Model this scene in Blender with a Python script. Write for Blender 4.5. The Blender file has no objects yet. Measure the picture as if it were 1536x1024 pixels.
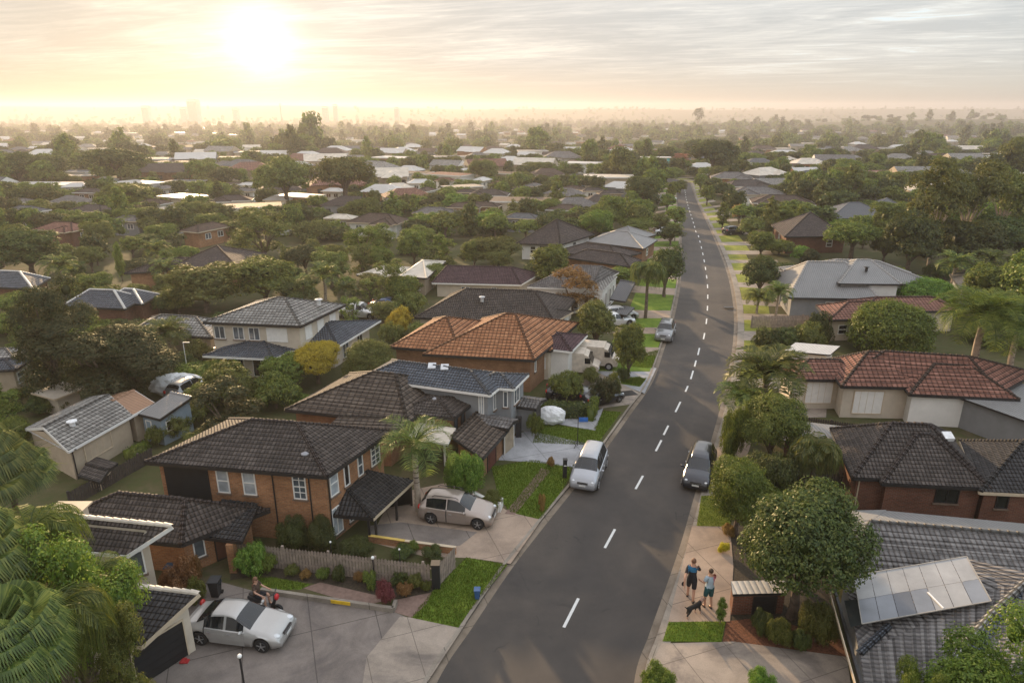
import bpy, bmesh, math, random
import numpy as np
from mathutils import Vector, Matrix, noise
sc = bpy.context.scene
C = bpy.data.collections.new("place"); sc.collection.children.link(C)
R = math.radians
# ---------------------------------------------------------------- camera and survey
H = 20.0; F = 1024.0; PITCH = math.atan((512-163)/F)
cam = bpy.data.cameras.new("camera"); cam.sensor_width = 36; cam.lens = 24; cam.clip_end = 30000; cam.clip_start = .5
co = bpy.data.objects.new("camera", cam); sc.collection.objects.link(co)
co.location = (0, 0, H); co.rotation_euler = (math.pi/2-PITCH, 0, 0); sc.camera = co
cP, sP = math.cos(PITCH), math.sin(PITCH)
def sm(a, b, x):
    t = min(1, max(0, (x-a)/(b-a))); return t*t*(3-2*t)
def tz(x, y):
    z = -13*sm(215, 700, y) - 14*sm(700, 2000, y)
    z += 24*math.exp(-((x-880)/420)**2-((y-1350)/240)**2)
    z += 8*math.exp(-((x-100)/500)**2-((y-2000)/300)**2)
    z += (42+14*sm(300, -1200, x)+3*math.sin(x*.004)+2*math.sin(x*.0113+1))*sm(2300, 3300, y)
    return z
def ray(px, py):
    a = (px-768)/F; b = (512-py)/F
    return a, cP+b*sP, -sP+b*cP
def P3(px, py, z):                     # the surveyed point at height z on a sight line
    dx, dy, dz = ray(px, py); t = (z-H)/dz
    return Vector((dx*t, dy*t, z))
def G(px, py, z=0.0):                  # the surveyed point on the ground
    p = P3(px, py, z)
    if p.y > 200:
        for _ in range(12):
            p = P3(px, py, tz(p.x, p.y))
            if p.y < 0 or p.y > 6000: p = Vector((0, 6000, 0)); break
    return p
def zat(y, py):                        # height seen at image row py, at distance y
    _, dy, dz = ray(768, py); return H+y*dz/dy
def depth(p): return p.y*cP-(p.z-H)*sP
def pix(x, y, z):
    f = y*cP-(z-H)*sP; u = y*sP+(z-H)*cP
    return 768+F*x/f, 512-F*u/f
# ---------------------------------------------------------------- materials
MATS = {}
class NT:
    def __init__(s, name):
        m = bpy.data.materials.new(name); m.use_nodes = True; s.m = m; s.t = m.node_tree; s.t.nodes.clear()
        s.out = s.n('ShaderNodeOutputMaterial'); MATS[name] = m
    def n(s, typ, **k):
        nd = s.t.nodes.new(typ)
        for a, b in k.items():
            if a.startswith('i_'):
                nd.inputs[int(a[2:]) if a[2:].isdigit() else a[2:].replace('_', ' ')].default_value = b
            else: setattr(nd, a, b)
        return nd
    def l(s, a, b): s.t.links.new(a, b)
    def math(s, op, a, b=None, c=None):
        nd = s.n('ShaderNodeMath', operation=op)
        for i, v in enumerate((a, b, c)):
            if v is None: continue
            if isinstance(v, (int, float)): nd.inputs[i].default_value = v
            else: s.l(v, nd.inputs[i])
        return nd.outputs[0]
    def noise(s, vec, scale, detail=3, rough=.6, dist=0):
        nd = s.n('ShaderNodeTexNoise'); nd.inputs['Scale'].default_value = scale; nd.inputs['Detail'].default_value = detail
        nd.inputs['Roughness'].default_value = rough; nd.inputs['Distortion'].default_value = dist
        if vec is not None: s.l(vec, nd.inputs['Vector'])
        return nd.outputs['Fac']
    def ramp(s, f, stops):
        nd = s.n('ShaderNodeValToRGB'); e = nd.color_ramp.elements
        while len(e) < len(stops): e.new(.5)
        for i, (p, c) in enumerate(stops): e[i].position = p; e[i].color = c if len(c) == 4 else (*c, 1)
        s.l(f, nd.inputs[0]); return nd.outputs[0]
    def mix(s, f, a, b, mode='MIX'):
        nd = s.n('ShaderNodeMix', data_type='RGBA', blend_type=mode)
        for i, v in ((0, f), (6, a), (7, b)):
            if isinstance(v, (int, float)): nd.inputs[i].default_value = v
            elif isinstance(v, tuple): nd.inputs[i].default_value = v if len(v) == 4 else (*v, 1)
            else: s.l(v, nd.inputs[i])
        return nd.outputs[2]
    def geo(s): return s.n('ShaderNodeNewGeometry')
    def pos(s): return s.n('ShaderNodeNewGeometry').outputs['Position']
    def uv(s): return s.n('ShaderNodeUVMap').outputs[0]
    def bsdf(s, col, rough=.8, bump=None, bs=.3, bd=.02, metal=0, spec=.3, coat=0):
        b = s.n('ShaderNodeBsdfPrincipled')
        if isinstance(col, tuple): b.inputs['Base Color'].default_value = (*col[:3], 1)
        else: s.l(col, b.inputs['Base Color'])
        if isinstance(rough, (int, float)): b.inputs['Roughness'].default_value = rough
        else: s.l(rough, b.inputs['Roughness'])
        b.inputs['Metallic'].default_value = metal; b.inputs['Specular IOR Level'].default_value = spec
        b.inputs['Coat Weight'].default_value = coat; b.inputs['Coat Roughness'].default_value = .08
        if bump is not None:
            bn = s.n('ShaderNodeBump'); bn.inputs['Strength'].default_value = bs; bn.inputs['Distance'].default_value = bd
            s.l(bump, bn.inputs['Height']); s.l(bn.outputs[0], b.inputs['Normal'])
        s.l(b.outputs[0], s.out.inputs[0]); return b
def sc3(c, k): return tuple(min(1, x*k) for x in c[:3])
def plain(name, col, rough=.7, metal=0, spec=.4, var=.25, scale=3, coat=0, bump=0):
    if name in MATS: return MATS[name]
    t = NT(name); f = t.noise(t.pos(), scale, 5)
    c = t.ramp(f, [(.3, sc3(col, 1-var)), (.7, sc3(col, 1+var*.6))])
    t.bsdf(c, rough, metal=metal, spec=spec, coat=coat, bump=t.noise(t.pos(), scale*12, 3) if bump else None, bs=bump, bd=.02)
    return t.m
def tile_mat(name, c1, c2, tu=.19, tv=.24, rough=.78, kind='tile', moss=.3, js=.9):
    t = NT(name); uv = t.uv(); sp = t.n('ShaderNodeSeparateXYZ'); t.l(uv, sp.inputs[0])
    u = t.math('DIVIDE', sp.outputs[0], tu); v = t.math('DIVIDE', sp.outputs[1], tv)
    fu = t.math('FRACT', u); fv = t.math('FRACT', v)
    cb = t.n('ShaderNodeCombineXYZ'); t.l(t.math('FLOOR', u), cb.inputs[0]); t.l(t.math('FLOOR', v), cb.inputs[1])
    wn = t.n('ShaderNodeTexWhiteNoise', noise_dimensions='2D'); t.l(cb.outputs[0], wn.inputs[0]); rnd = wn.outputs[0]
    big = t.noise(t.pos(), .55, 6, .65); fine = t.noise(t.pos(), 9, 4)
    if kind == 'tile':
        f = t.math('ADD', t.math('MULTIPLY', rnd, .42), t.math('MULTIPLY', big, .62))
        col = t.ramp(f, [(.15, sc3(c1, .6)), (.5, c1), (.9, c2)])
        lich = t.ramp(t.math('MULTIPLY', big, fine), [(.30, (0, 0, 0)), (.48, (1, 1, 1))])
        col = t.mix(t.math('MULTIPLY', lich, moss), col, sc3(c2, 1.5))
        joint = t.math('MAXIMUM', t.math('LESS_THAN', fv, .24), t.math('MULTIPLY', t.math('LESS_THAN', fu, .2), .75))
        col = t.mix(t.math('MULTIPLY', joint, js), col, sc3(c1, .16))
        col = t.mix(t.math('MULTIPLY', t.math('GREATER_THAN', fv, .72), .35), col, sc3(c2, 1.25))  # paler upper edge of each course: a highlight painted into the tile colour
        hh = t.math('ADD', t.math('MULTIPLY', t.math('SUBTRACT', 1, fv), .7), t.math('SINE', t.math('MULTIPLY', fu, math.pi)))
        t.bsdf(col, rough, bump=hh, bs=1, bd=.08, spec=.28)
    elif kind == 'metal':
        rib = t.math('POWER', t.math('ABSOLUTE', t.math('SINE', t.math('MULTIPLY', fu, math.pi))), .6)
        f = t.math('ADD', t.math('MULTIPLY', rnd, .12), t.math('MULTIPLY', big, .8))
        col = t.ramp(f, [(.25, sc3(c1, .8)), (.6, c1), (.85, c2)])
        col = t.mix(t.math('MULTIPLY', t.math('LESS_THAN', fu, .14), .45), col, sc3(c1, .4))
        t.bsdf(col, rough, bump=rib, bs=.9, bd=.04, spec=.5)
    return t.m
T = {}
T['dark'] = tile_mat('dark_tile', (.052, .042, .037), (.12, .098, .086))
T['charcoal'] = tile_mat('charcoal_tile', (.03, .028, .029), (.065, .061, .06))
T['modern'] = tile_mat('ribbed_tile', (.07, .053, .042), (.135, .105, .082), tu=.4, tv=.3)
T['brown'] = tile_mat('brown_tile', (.085, .055, .042), (.15, .1, .075))
T['umber'] = tile_mat('umber_tile', (.06, .045, .042), (.12, .092, .08))
T['terra'] = tile_mat('terracotta_tile', (.30, .125, .055), (.47, .23, .115), moss=.25, tu=.3, tv=.34)
T['red'] = tile_mat('red_tile', (.165, .072, .05), (.30, .145, .105), tu=.33, tv=.32)
T['purple'] = tile_mat('plum_tile', (.075, .04, .048), (.13, .078, .085))
T['grey'] = tile_mat('grey_tile', (.115, .12, .13), (.22, .225, .235))
T['bluegrey'] = tile_mat('slate_tile', (.07, .08, .098), (.13, .145, .17))
T['lgrey'] = tile_mat('weathered_tile', (.21, .2, .185), (.38, .36, .33), tu=.3, tv=.3)
T['mauve'] = tile_mat('mauve_grey_tile', (.135, .124, .12), (.24, .225, .215), tu=.22, tv=.3, js=.5)
T['metal'] = tile_mat('corrugated_metal', (.30, .285, .27), (.42, .40, .38), tu=.2, kind='metal', rough=.5)
T['metald'] = tile_mat('corrugated_grey_metal', (.20, .195, .19), (.31, .30, .29), tu=.2, kind='metal', rough=.5)
T['metaldk'] = tile_mat('corrugated_dark_metal', (.05, .052, .06), (.09, .09, .1), tu=.2, kind='metal', rough=.5)
T['white'] = tile_mat('white_metal_roof', (.5, .48, .45), (.66, .64, .6), tu=.25, kind='metal', rough=.45)
T['rust'] = tile_mat('rusty_metal_roof', (.30, .17, .10), (.42, .27, .19), tu=.25, kind='metal', rough=.6)
T['cream'] = plain('cream_sheet', (.52, .46, .38), .6, scale=.8)
T['teal'] = plain('teal_sheet', (.16, .34, .33), .5, scale=.8)
def brick_mat(name, a, b, mortar, s=1.0):
    t = NT(name); nd = t.n('ShaderNodeTexBrick'); t.l(t.uv(), nd.inputs['Vector'])
    nd.inputs['Scale'].default_value = 1; nd.inputs['Brick Width'].default_value = .22*s; nd.inputs['Row Height'].default_value = .078*s
    nd.inputs['Mortar Size'].default_value = .011*s; nd.inputs['Bias'].default_value = -.1; nd.inputs['Mortar Smooth'].default_value = .3
    nd.inputs['Color1'].default_value = (*a, 1); nd.inputs['Color2'].default_value = (*b, 1); nd.inputs['Mortar'].default_value = (*mortar, 1)
    big = t.noise(t.pos(), .9, 5)
    col = t.mix(1, nd.outputs[0], t.ramp(big, [(.3, (.62, .6, .58)), (.7, (1.0, 1.0, 1.0))]), 'MULTIPLY')
    col = t.mix(.8, col, t.ramp(t.noise(t.pos(), 14, 2), [(.3, (.68, .66, .64)), (.7, (1, 1, 1))]), 'MULTIPLY')
    t.bsdf(col, .85, bump=nd.outputs[1], bs=-.5, bd=.012)
    return t.m
W = {}
W['brick'] = brick_mat('orange_brick', (.50, .235, .105), (.34, .145, .062), (.36, .26, .18))
W['rbrick'] = brick_mat('red_brick', (.22, .075, .04), (.14, .048, .028), (.2, .15, .12))
W['tbrick'] = brick_mat('brown_brick', (.33, .17, .09), (.25, .12, .06), (.26, .17, .11))
W['white'] = plain('white_render', (.68, .66, .62), .8, var=.1, scale=1.2, bump=.1)
W['cream'] = plain('cream_render', (.52, .45, .36), .85, var=.15, scale=1.1, bump=.15)
W['grey'] = plain('grey_render', (.22, .225, .23), .8, var=.12, scale=1.4)
W['sage'] = plain('sage_render', (.13, .135, .11), .8, var=.15, scale=1.4)
W['beige'] = plain('beige_render', (.42, .34, .25), .85, var=.15, scale=1.3, bump=.15)
W['blue'] = plain('blue_grey_board', (.22, .28, .33), .7, var=.12, scale=1.3)
W['teal'] = plain('teal_board', (.10, .42, .44), .7, var=.12, scale=1.3)
W['black'] = plain('black_board', (.013, .014, .016), .6, var=.3, scale=1.5)
trimw = plain('white_trim', (.72, .7, .66), .5, var=.08)
trimc = plain('cream_trim', (.52, .42, .3), .5, var=.08)
trimd = plain('dark_trim', (.022, .02, .02), .5, var=.2)
def glass_mat(name, col, rough=.06, spec=.9):
    t = NT(name); f = t.noise(t.pos(), 1.7, 2)
    t.bsdf(t.ramp(f, [(.35, sc3(col, .6)), (.65, col)]), rough, spec=spec); return t.m
glass = glass_mat('window_glass', (.10, .12, .14)); glassd = glass_mat('dark_glass', (.012, .014, .017)); blind = glass_mat('blind_behind_glass', (.42, .45, .47), .25, .6)
carglass = glass_mat('car_glass', (.012, .015, .018), .05, .6)
# ---------------------------------------------------------------- mesh builder
class MB:
    def __init__(s): s.v = []; s.f = []; s.mi = []; s.uv = []; s.mats = []
    def m(s, mat):
        if mat not in s.mats: s.mats.append(mat)
        return s.mats.index(mat)
    def face(s, pts, mat, uvs=None):
        n = len(s.v); s.v += [tuple(p) for p in pts]; s.f.append(tuple(range(n, n+len(pts)))); s.mi.append(s.m(mat))
        if uvs is None:
            a = Vector(pts[0]); e = (Vector(pts[1])-a); e = e.normalized() if e.length > 1e-6 else Vector((1, 0, 0))
            nn = e.cross(Vector(pts[2])-a); nn = nn.normalized() if nn.length > 1e-9 else Vector((0, 0, 1)); w = nn.cross(e)
            uvs = [((Vector(p)-a).dot(e), (Vector(p)-a).dot(w)) for p in pts]
        s.uv += list(uvs)
    def wallq(s, a, b, z0, z1, mat, u0=0):
        a = Vector(a).to_2d(); b = Vector(b).to_2d(); L = (b-a).length
        s.face([(a.x, a.y, z0), (b.x, b.y, z0), (b.x, b.y, z1), (a.x, a.y, z1)], mat, [(u0, z0), (u0+L, z0), (u0+L, z1), (u0, z1)])
    def prism(s, poly, z0, z1, mat, top=None, bottom=True):
        n = len(poly); u = 0
        for i in range(n):
            s.wallq(poly[i], poly[(i+1) % n], z0, z1, mat, u); u += (Vector(poly[(i+1) % n]).to_2d()-Vector(poly[i]).to_2d()).length
        s.face([(p[0], p[1], z1) for p in poly], top or mat, [(p[0], p[1]) for p in poly])
        if bottom: s.face([(p[0], p[1], z0) for p in reversed(poly)], mat)
    def obox(s, o, ax, ay, az, mat):                   # box from a corner and three edge vectors
        o, ax, ay, az = map(Vector, (o, ax, ay, az)); P = lambda i, j, k: o+ax*i+ay*j+az*k
        for q in ([(0,0,0),(0,1,0),(1,1,0),(1,0,0)], [(0,0,1),(1,0,1),(1,1,1),(0,1,1)], [(0,0,0),(1,0,0),(1,0,1),(0,0,1)],
                  [(1,0,0),(1,1,0),(1,1,1),(1,0,1)], [(1,1,0),(0,1,0),(0,1,1),(1,1,1)], [(0,1,0),(0,0,0),(0,0,1),(0,1,1)]):
            s.face([P(*t) for t in q], mat)
    def box(s, x0, x1, y0, y1, z0, z1, mat): s.obox((x0, y0, z0), (x1-x0, 0, 0), (0, y1-y0, 0), (0, 0, z1-z0), mat)
    def bar(s, a, b, w, h, mat):                       # bar between two points, w wide and h high
        a, b = Vector(a), Vector(b); d = (b-a); n = d.normalized(); sd = n.cross(Vector((0, 0, 1)))
        sd = sd.normalized() if sd.length > 1e-4 else Vector((1, 0, 0)); up = sd.cross(n)
        s.obox(a-sd*w/2-up*h/2, d, sd*w, up*h, mat)
    def tube(s, pts, rad, mat, n=8, cap=True):
        pts = [Vector(p) for p in pts]; rings = []
        for i, p in enumerate(pts):
            d = (pts[min(i+1, len(pts)-1)]-pts[max(i-1, 0)]).normalized()
            a = d.orthogonal().normalized() if i == 0 else (a-d*a.dot(d)).normalized()
            b = d.cross(a); r = rad[i] if isinstance(rad, (list, tuple)) else rad
            k = len(s.v); s.v += [tuple(p+(a*math.cos(t*2*math.pi/n)+b*math.sin(t*2*math.pi/n))*r) for t in range(n)]; rings.append(k)
        mi = s.m(mat)
        for i in range(len(rings)-1):
            for t in range(n):
                s.f.append((rings[i]+t, rings[i]+(t+1) % n, rings[i+1]+(t+1) % n, rings[i+1]+t)); s.mi.append(mi)
                s.uv += [(t*.1, i*.5), (t*.1+.1, i*.5), (t*.1+.1, i*.5+.5), (t*.1, i*.5+.5)]
        if cap:
            for k, rv in ((rings[0], True), (rings[-1], False)):
                s.f.append(tuple(reversed(range(k, k+n))) if rv else tuple(range(k, k+n))); s.mi.append(mi); s.uv += [(0, 0)]*n
    def disc(s, c, axis, r, t, mat, n=20, r2=None):
        c, axis = Vector(c), Vector(axis).normalized(); s.tube([c-axis*t/2, c+axis*t/2], [r, r if r2 is None else r2], mat, n)
    def ball(s, c, r, mat, n=8, sc=(1, 1, 1), jit=0, seed=0):
        rnd = random.Random(seed); c = Vector(c); k = len(s.v); mi = s.m(mat)
        for i in range(n+1):
            for j in range(n*2):
                th = math.pi*i/n; ph = math.pi*j/n; q = r*(1+rnd.uniform(-jit, jit)*(0 < i < n))
                s.v.append((c.x+q*sc[0]*math.sin(th)*math.cos(ph), c.y+q*sc[1]*math.sin(th)*math.sin(ph), c.z+q*sc[2]*math.cos(th)))
        for i in range(n):
            for j in range(n*2):
                s.f.append((k+i*n*2+j, k+(i+1)*n*2+j, k+(i+1)*n*2+(j+1) % (n*2), k+i*n*2+(j+1) % (n*2))); s.mi.append(mi); s.uv += [(0, 0)]*4
    def mesh(s, name, smooth=False):
        me = bpy.data.meshes.new(name); me.from_pydata(s.v, [], s.f)
        for m in s.mats: me.materials.append(m)
        me.polygons.foreach_set('material_index', s.mi)
        uvl = me.uv_layers.new(name='UVMap'); uvl.data.foreach_set('uv', [c for q in s.uv for c in q])
        if smooth: me.polygons.foreach_set('use_smooth', [True]*len(s.f))
        me.update(); return me
    def build(s, name, parent=None, smooth=False, loc=None):
        o = bpy.data.objects.new(name, s.mesh(name, smooth)); C.objects.link(o)
        if parent is not None: o.parent = parent
        if loc is not None: o.location = loc
        return o
def tag(o, label=None, cat=None, group=None, kind=None):
    if label: o['label'] = label
    if cat: o['category'] = cat
    if group: o['group'] = group
    if kind: o['kind'] = kind
    return o
def empty(name, loc=(0, 0, 0), rz=0):
    o = bpy.data.objects.new(name, None); C.objects.link(o); o.location = loc; o.rotation_euler[2] = rz; o.empty_display_size = .2
    return o
def copy_tree(o, parent=None):
    c = o.copy(); C.objects.link(c); c.parent = parent
    for ch in list(o.children): copy_tree(ch, c)
    return c
def local(mb, origin):                    # mesh points relative to a thing's base
    ox, oy, oz = origin; mb.v = [(x-ox, y-oy, z-oz) for x, y, z in mb.v]; return mb
# ---------------------------------------------------------------- sun, sky, air
SUN_AZ = -23.0; SUN_EL = 11.5
sd = Vector((math.sin(R(SUN_AZ))*math.cos(R(SUN_EL)), math.cos(R(SUN_AZ))*math.cos(R(SUN_EL)), math.sin(R(SUN_EL))))
sun = bpy.data.lights.new('sun', 'SUN'); sun.energy = 5.0; sun.angle = R(1.0); sun.color = (1, .70, .40)
so = bpy.data.objects.new('sun', sun); sc.collection.objects.link(so); so.rotation_euler = sd.to_track_quat('Z', 'Y').to_euler()
world = bpy.data.worlds.new("World"); sc.world = world; world.use_nodes = True
def build_world():
    t = NT.__new__(NT); t.t = world.node_tree; t.t.nodes.clear(); out = t.n('ShaderNodeOutputWorld')
    bg = t.n('ShaderNodeBackground'); bg.inputs[1].default_value = .1; t.l(bg.outputs[0], out.inputs[0])
    sky = t.n('ShaderNodeTexSky'); sky.sky_type = 'NISHITA'; sky.sun_disc = False
    sky.sun_elevation = R(SUN_EL); sky.sun_rotation = R(SUN_AZ); sky.air_density = 1.2; sky.dust_density = 1.0; sky.ozone_density = 2
    tc = t.n('ShaderNodeTexCoord').outputs['Generated']
    nrm = t.n('ShaderNodeVectorMath', operation='NORMALIZE'); t.l(tc, nrm.inputs[0]); d = nrm.outputs[0]
    sp = t.n('ShaderNodeSeparateXYZ'); t.l(d, sp.inputs[0]); x, y, z = sp.outputs
    dt = t.n('ShaderNodeVectorMath', operation='DOT_PRODUCT'); t.l(d, dt.inputs[0])
    gd = Vector((math.sin(R(-18.7))*math.cos(R(4.6)), math.cos(R(-18.7))*math.cos(R(4.6)), math.sin(R(4.6))))
    dt.inputs[1].default_value = gd; c = t.math('MAXIMUM', dt.outputs['Value'], 0)
    # a thin sheet of cloud high above: its plane is met at d.xy / d.z
    zz = t.math('ADD', t.math('MAXIMUM', z, 0), .035)
    cx = t.math('DIVIDE', x, zz); cy = t.math('DIVIDE', y, zz)
    cb = t.n('ShaderNodeCombineXYZ'); t.l(t.math('MULTIPLY', cx, .55), cb.inputs[0]); t.l(t.math('ADD', t.math('MULTIPLY', cy, .8), t.math('MULTIPLY', cx, .25)), cb.inputs[1])
    n1 = t.noise(cb.outputs[0], .75, 9, .62, 1.1)
    cb2 = t.n('ShaderNodeCombineXYZ'); t.l(t.math('MULTIPLY', cx, .5), cb2.inputs[0]); t.l(t.math('ADD', t.math('MULTIPLY', cy, 1.6), t.math('MULTIPLY', cx, .5)), cb2.inputs[1])
    n2 = t.noise(cb2.outputs[0], 2.1, 8, .68, 1.6)
    nn = t.math('ADD', t.math('MULTIPLY', n1, .62), t.math('MULTIPLY', n2, .38))
    # cloud thickness: pale where thin, grey where thick
    cloud = t.ramp(nn, [(.39, (.60, .56, .50)), (.46, (.45, .43, .405)), (.56, (.33, .325, .32))])
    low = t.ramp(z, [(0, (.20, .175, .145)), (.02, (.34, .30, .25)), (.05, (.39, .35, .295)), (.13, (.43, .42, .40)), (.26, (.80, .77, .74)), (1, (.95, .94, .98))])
    # to the right of the sun the sky is cooler
    side = t.ramp(t.math('MULTIPLY_ADD', x, .75, .42), [(.1, (.74, .73, .72)), (.45, (1.0, 1.02, 1.05)), (.8, (1.02, 1.12, 1.2)), (1, (.90, 1.08, 1.22))])
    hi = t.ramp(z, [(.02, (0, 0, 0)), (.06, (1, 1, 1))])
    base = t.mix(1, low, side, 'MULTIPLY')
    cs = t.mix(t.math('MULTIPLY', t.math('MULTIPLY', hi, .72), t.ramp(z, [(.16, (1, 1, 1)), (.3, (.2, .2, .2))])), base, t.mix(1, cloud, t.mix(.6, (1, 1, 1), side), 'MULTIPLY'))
    gap = t.math('MULTIPLY', t.math('MULTIPLY', t.ramp(nn, [(.34, (1, 1, 1)), (.43, (0, 0, 0))]), hi), t.ramp(x, [(.1, (0, 0, 0)), (.5, (1, 1, 1))]))
    cs = t.mix(t.math('MULTIPLY', gap, .6), cs, (.44, .60, .72))
    g1 = t.math('POWER', c, 1500); g2 = t.math('POWER', c, 130); g3 = t.math('POWER', c, 22)
    thin = t.math('MULTIPLY_ADD', t.math('SUBTRACT', .55, nn), 3.2, .8)
    def add(a, f, col, k):
        s_ = t.n('ShaderNodeVectorMath', operation='SCALE'); s_.inputs[0].default_value = sc3(col, 1); t.l(t.math('MULTIPLY', f, k), s_.inputs['Scale'])
        a_ = t.n('ShaderNodeVectorMath', operation='ADD'); t.l(a, a_.inputs[0]); t.l(s_.outputs[0], a_.inputs[1]); return a_.outputs[0]
    cs = add(cs, g1, (1, .9, .72), .55)
    cs = add(cs, t.math('MULTIPLY', g2, thin), (1, .92, .78), .13)
    cs = add(cs, g3, (1, .84, .62), .03)
    # sheet of cloud over the clear sky: the cloud is as bright as itself / strength
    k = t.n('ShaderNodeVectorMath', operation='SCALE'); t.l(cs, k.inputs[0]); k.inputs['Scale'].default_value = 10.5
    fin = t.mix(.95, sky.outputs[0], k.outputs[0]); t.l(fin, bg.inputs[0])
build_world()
def air():
    mb = MB(); t = NT('haze_air'); pv = t.n('ShaderNodeVolumePrincipled')
    pv.inputs['Color'].default_value = (.68, .67, .69, 1); pv.inputs['Density'].default_value = HAZE; pv.inputs['Anisotropy'].default_value = .42
    t.l(pv.outputs[0], t.out.inputs['Volume']); mb.box(-5600, 5600, -62, 4800, -32, 52, t.m)
    tag(mb.build('haze'), kind='stuff')
HAZE = .00036
air()
sc.view_settings.view_transform = 'Standard'; sc.view_settings.look = 'None'; sc.view_settings.exposure = .72; sc.view_settings.gamma = 1
sc.cycles.use_denoising = True; sc.cycles.max_bounces = 6; sc.cycles.diffuse_bounces = 3; sc.cycles.glossy_bounces = 2
sc.cycles.transmission_bounces = 3; sc.cycles.volume_bounces = 0; sc.cycles.transparent_max_bounces = 4; sc.cycles.sample_clamp_indirect = 4
try: sc.cycles.denoiser = 'OPENIMAGEDENOISE'
except Exception: pass
# ---------------------------------------------------------------- ground and road
def ground_mat():
    t = NT('ground_soil'); n1 = t.noise(t.pos(), .12, 6, .65); n2 = t.noise(t.pos(), 1.6, 5); 
    c = t.ramp(n1, [(.32, (.045, .05, .018)), (.5, (.075, .07, .032)), (.68, (.13, .1, .065))])
    c = t.mix(t.math('MULTIPLY', t.ramp(n2, [(.45, (0, 0, 0)), (.6, (1, 1, 1))]), .5), c, (.05, .065, .02))
    t.bsdf(c, .95, bump=n2, bs=.6, bd=.1, spec=.1); return t.m
def asphalt_mat():
    t = NT('asphalt'); p = t.pos()
    grain = t.noise(p, 55, 2, .8); mid = t.noise(p, 1.3, 6, .7); big = t.noise(p, .16, 4, .6, .6)
    c = t.ramp(grain, [(.3, (.036, .031, .028)), (.5, (.066, .058, .052)), (.72, (.13, .115, .10))])
    c = t.mix(1, c, t.ramp(big, [(.35, (.66, .67, .70)), (.65, (1.15, 1.1, 1.04))]), 'MULTIPLY')
    c = t.mix(1, c, t.ramp(mid, [(.3, (.9, .9, .9)), (.7, (1.08, 1.08, 1.08))]), 'MULTIPLY')
    # tyre-worn strips and oil line along each lane (UV.x runs across the road)
    sp = t.n('ShaderNodeSeparateXYZ'); t.l(t.uv(), sp.inputs[0])
    w = t.math('ABSOLUTE', t.math('SINE', t.math('MULTIPLY', sp.outputs[0], math.pi*4)))
    c = t.mix(t.math('MULTIPLY', w, .16), c, (.03, .028, .027))
    vor = t.n('ShaderNodeTexVoronoi', feature='DISTANCE_TO_EDGE'); vor.inputs['Scale'].default_value = .22
    dn = t.n('ShaderNodeVectorMath', operation='ADD'); t.l(p, dn.inputs[0]); nz = t.n('ShaderNodeTexNoise'); nz.inputs['Scale'].default_value = 1.2; t.l(p, nz.inputs[0]); t.l(nz.outputs['Color'], dn.inputs[1]); t.l(dn.outputs[0], vor.inputs[0])
    cr = t.math('LESS_THAN', vor.outputs['Distance'], .0035); msk = t.math('GREATER_THAN', t.noise(p, .3, 2), .56)
    c = t.mix(t.math('MULTIPLY', t.math('MULTIPLY', cr, msk), .55), c, (.02, .02, .02))
    st = t.ramp(t.noise(p, 1.1, 6, .75, .8), [(.60, (0, 0, 0)), (.70, (1, 1, 1))]); c = t.mix(t.math('MULTIPLY', st, .5), c, (.028, .026, .025))
    t.bsdf(c, .78, bump=grain, bs=.35, bd=.01, spec=.3); return t.m
def concrete_mat(name, col, slab=1.9, stain=.5, tint=(.05, .045, .05)):
    t = NT(name); p = t.pos(); mp = t.n('ShaderNodeMapping'); mp.inputs['Rotation'].default_value = (0, 0, R(-20)); t.l(p, mp.inputs[0])
    sp = t.n('ShaderNodeSeparateXYZ'); t.l(mp.outputs[0], sp.inputs[0]); 
    ju = t.math('LESS_THAN', t.math('FRACT', t.math('DIVIDE', sp.outputs[0], slab)), .016); jv = t.math('LESS_THAN', t.math('FRACT', t.math('DIVIDE', sp.outputs[1], slab*1.3)), .013)
    j = t.math('MAXIMUM', ju, jv); n = t.noise(p, .7, 7, .68, .5); f = t.noise(p, 24, 3, .7)
    c = t.ramp(n, [(.3, sc3(col, .72)), (.52, col), (.72, sc3(col, 1.22))])
    c = t.mix(.7, c, t.ramp(f, [(.3, (.78, .78, .78)), (.7, (1.1, 1.1, 1.1))]), 'MULTIPLY')
    st = t.ramp(t.noise(mp.outputs[0], .33, 5, .6, 1.5), [(.5, (0, 0, 0)), (.66, (1, 1, 1))])
    c = t.mix(t.math('MULTIPLY', st, stain), c, tint); c = t.mix(t.math('MULTIPLY', j, .7), c, sc3(col, .3))
    t.bsdf(c, .82, bump=f, bs=.2, bd=.008, spec=.25); return t.m
def grass_mat(name, a, b):
    t = NT(name); p = t.pos(); n = t.noise(p, 38, 3, .8); g = t.noise(p, .9, 5, .65)
    c = t.ramp(t.math('ADD', t.math('MULTIPLY', n, .45), t.math('MULTIPLY', g, .55)), [(.34, sc3(a, .62)), (.5, a), (.66, b)])
    t.bsdf(c, .9, bump=n, bs=.9, bd=.05, spec=.15); return t.m
gnd = ground_mat(); asph = asphalt_mat()
conc = concrete_mat('driveway_concrete', (.30, .25, .205)); concd = concrete_mat('dark_paving', (.195, .165, .145), 2.6, .4); concl = concrete_mat('pale_paving', (.31, .31, .32), 2.4, .15)
concp = concrete_mat('pinkish_concrete', (.33, .25, .19), 2.2, .3, (.12, .1, .09)); kerbm = concrete_mat('kerb_concrete', (.26, .225, .185), 2.4, .5, (.11, .09, .07))
gutterm = concrete_mat('gutter_concrete', (.21, .17, .13), 2.4, .6, (.09, .07, .05))
lawn = grass_mat('lawn_grass', (.12, .19, .022), (.22, .27, .04)); lawny = grass_mat('dry_lawn_grass', (.19, .21, .035), (.32, .29, .06))
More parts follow.
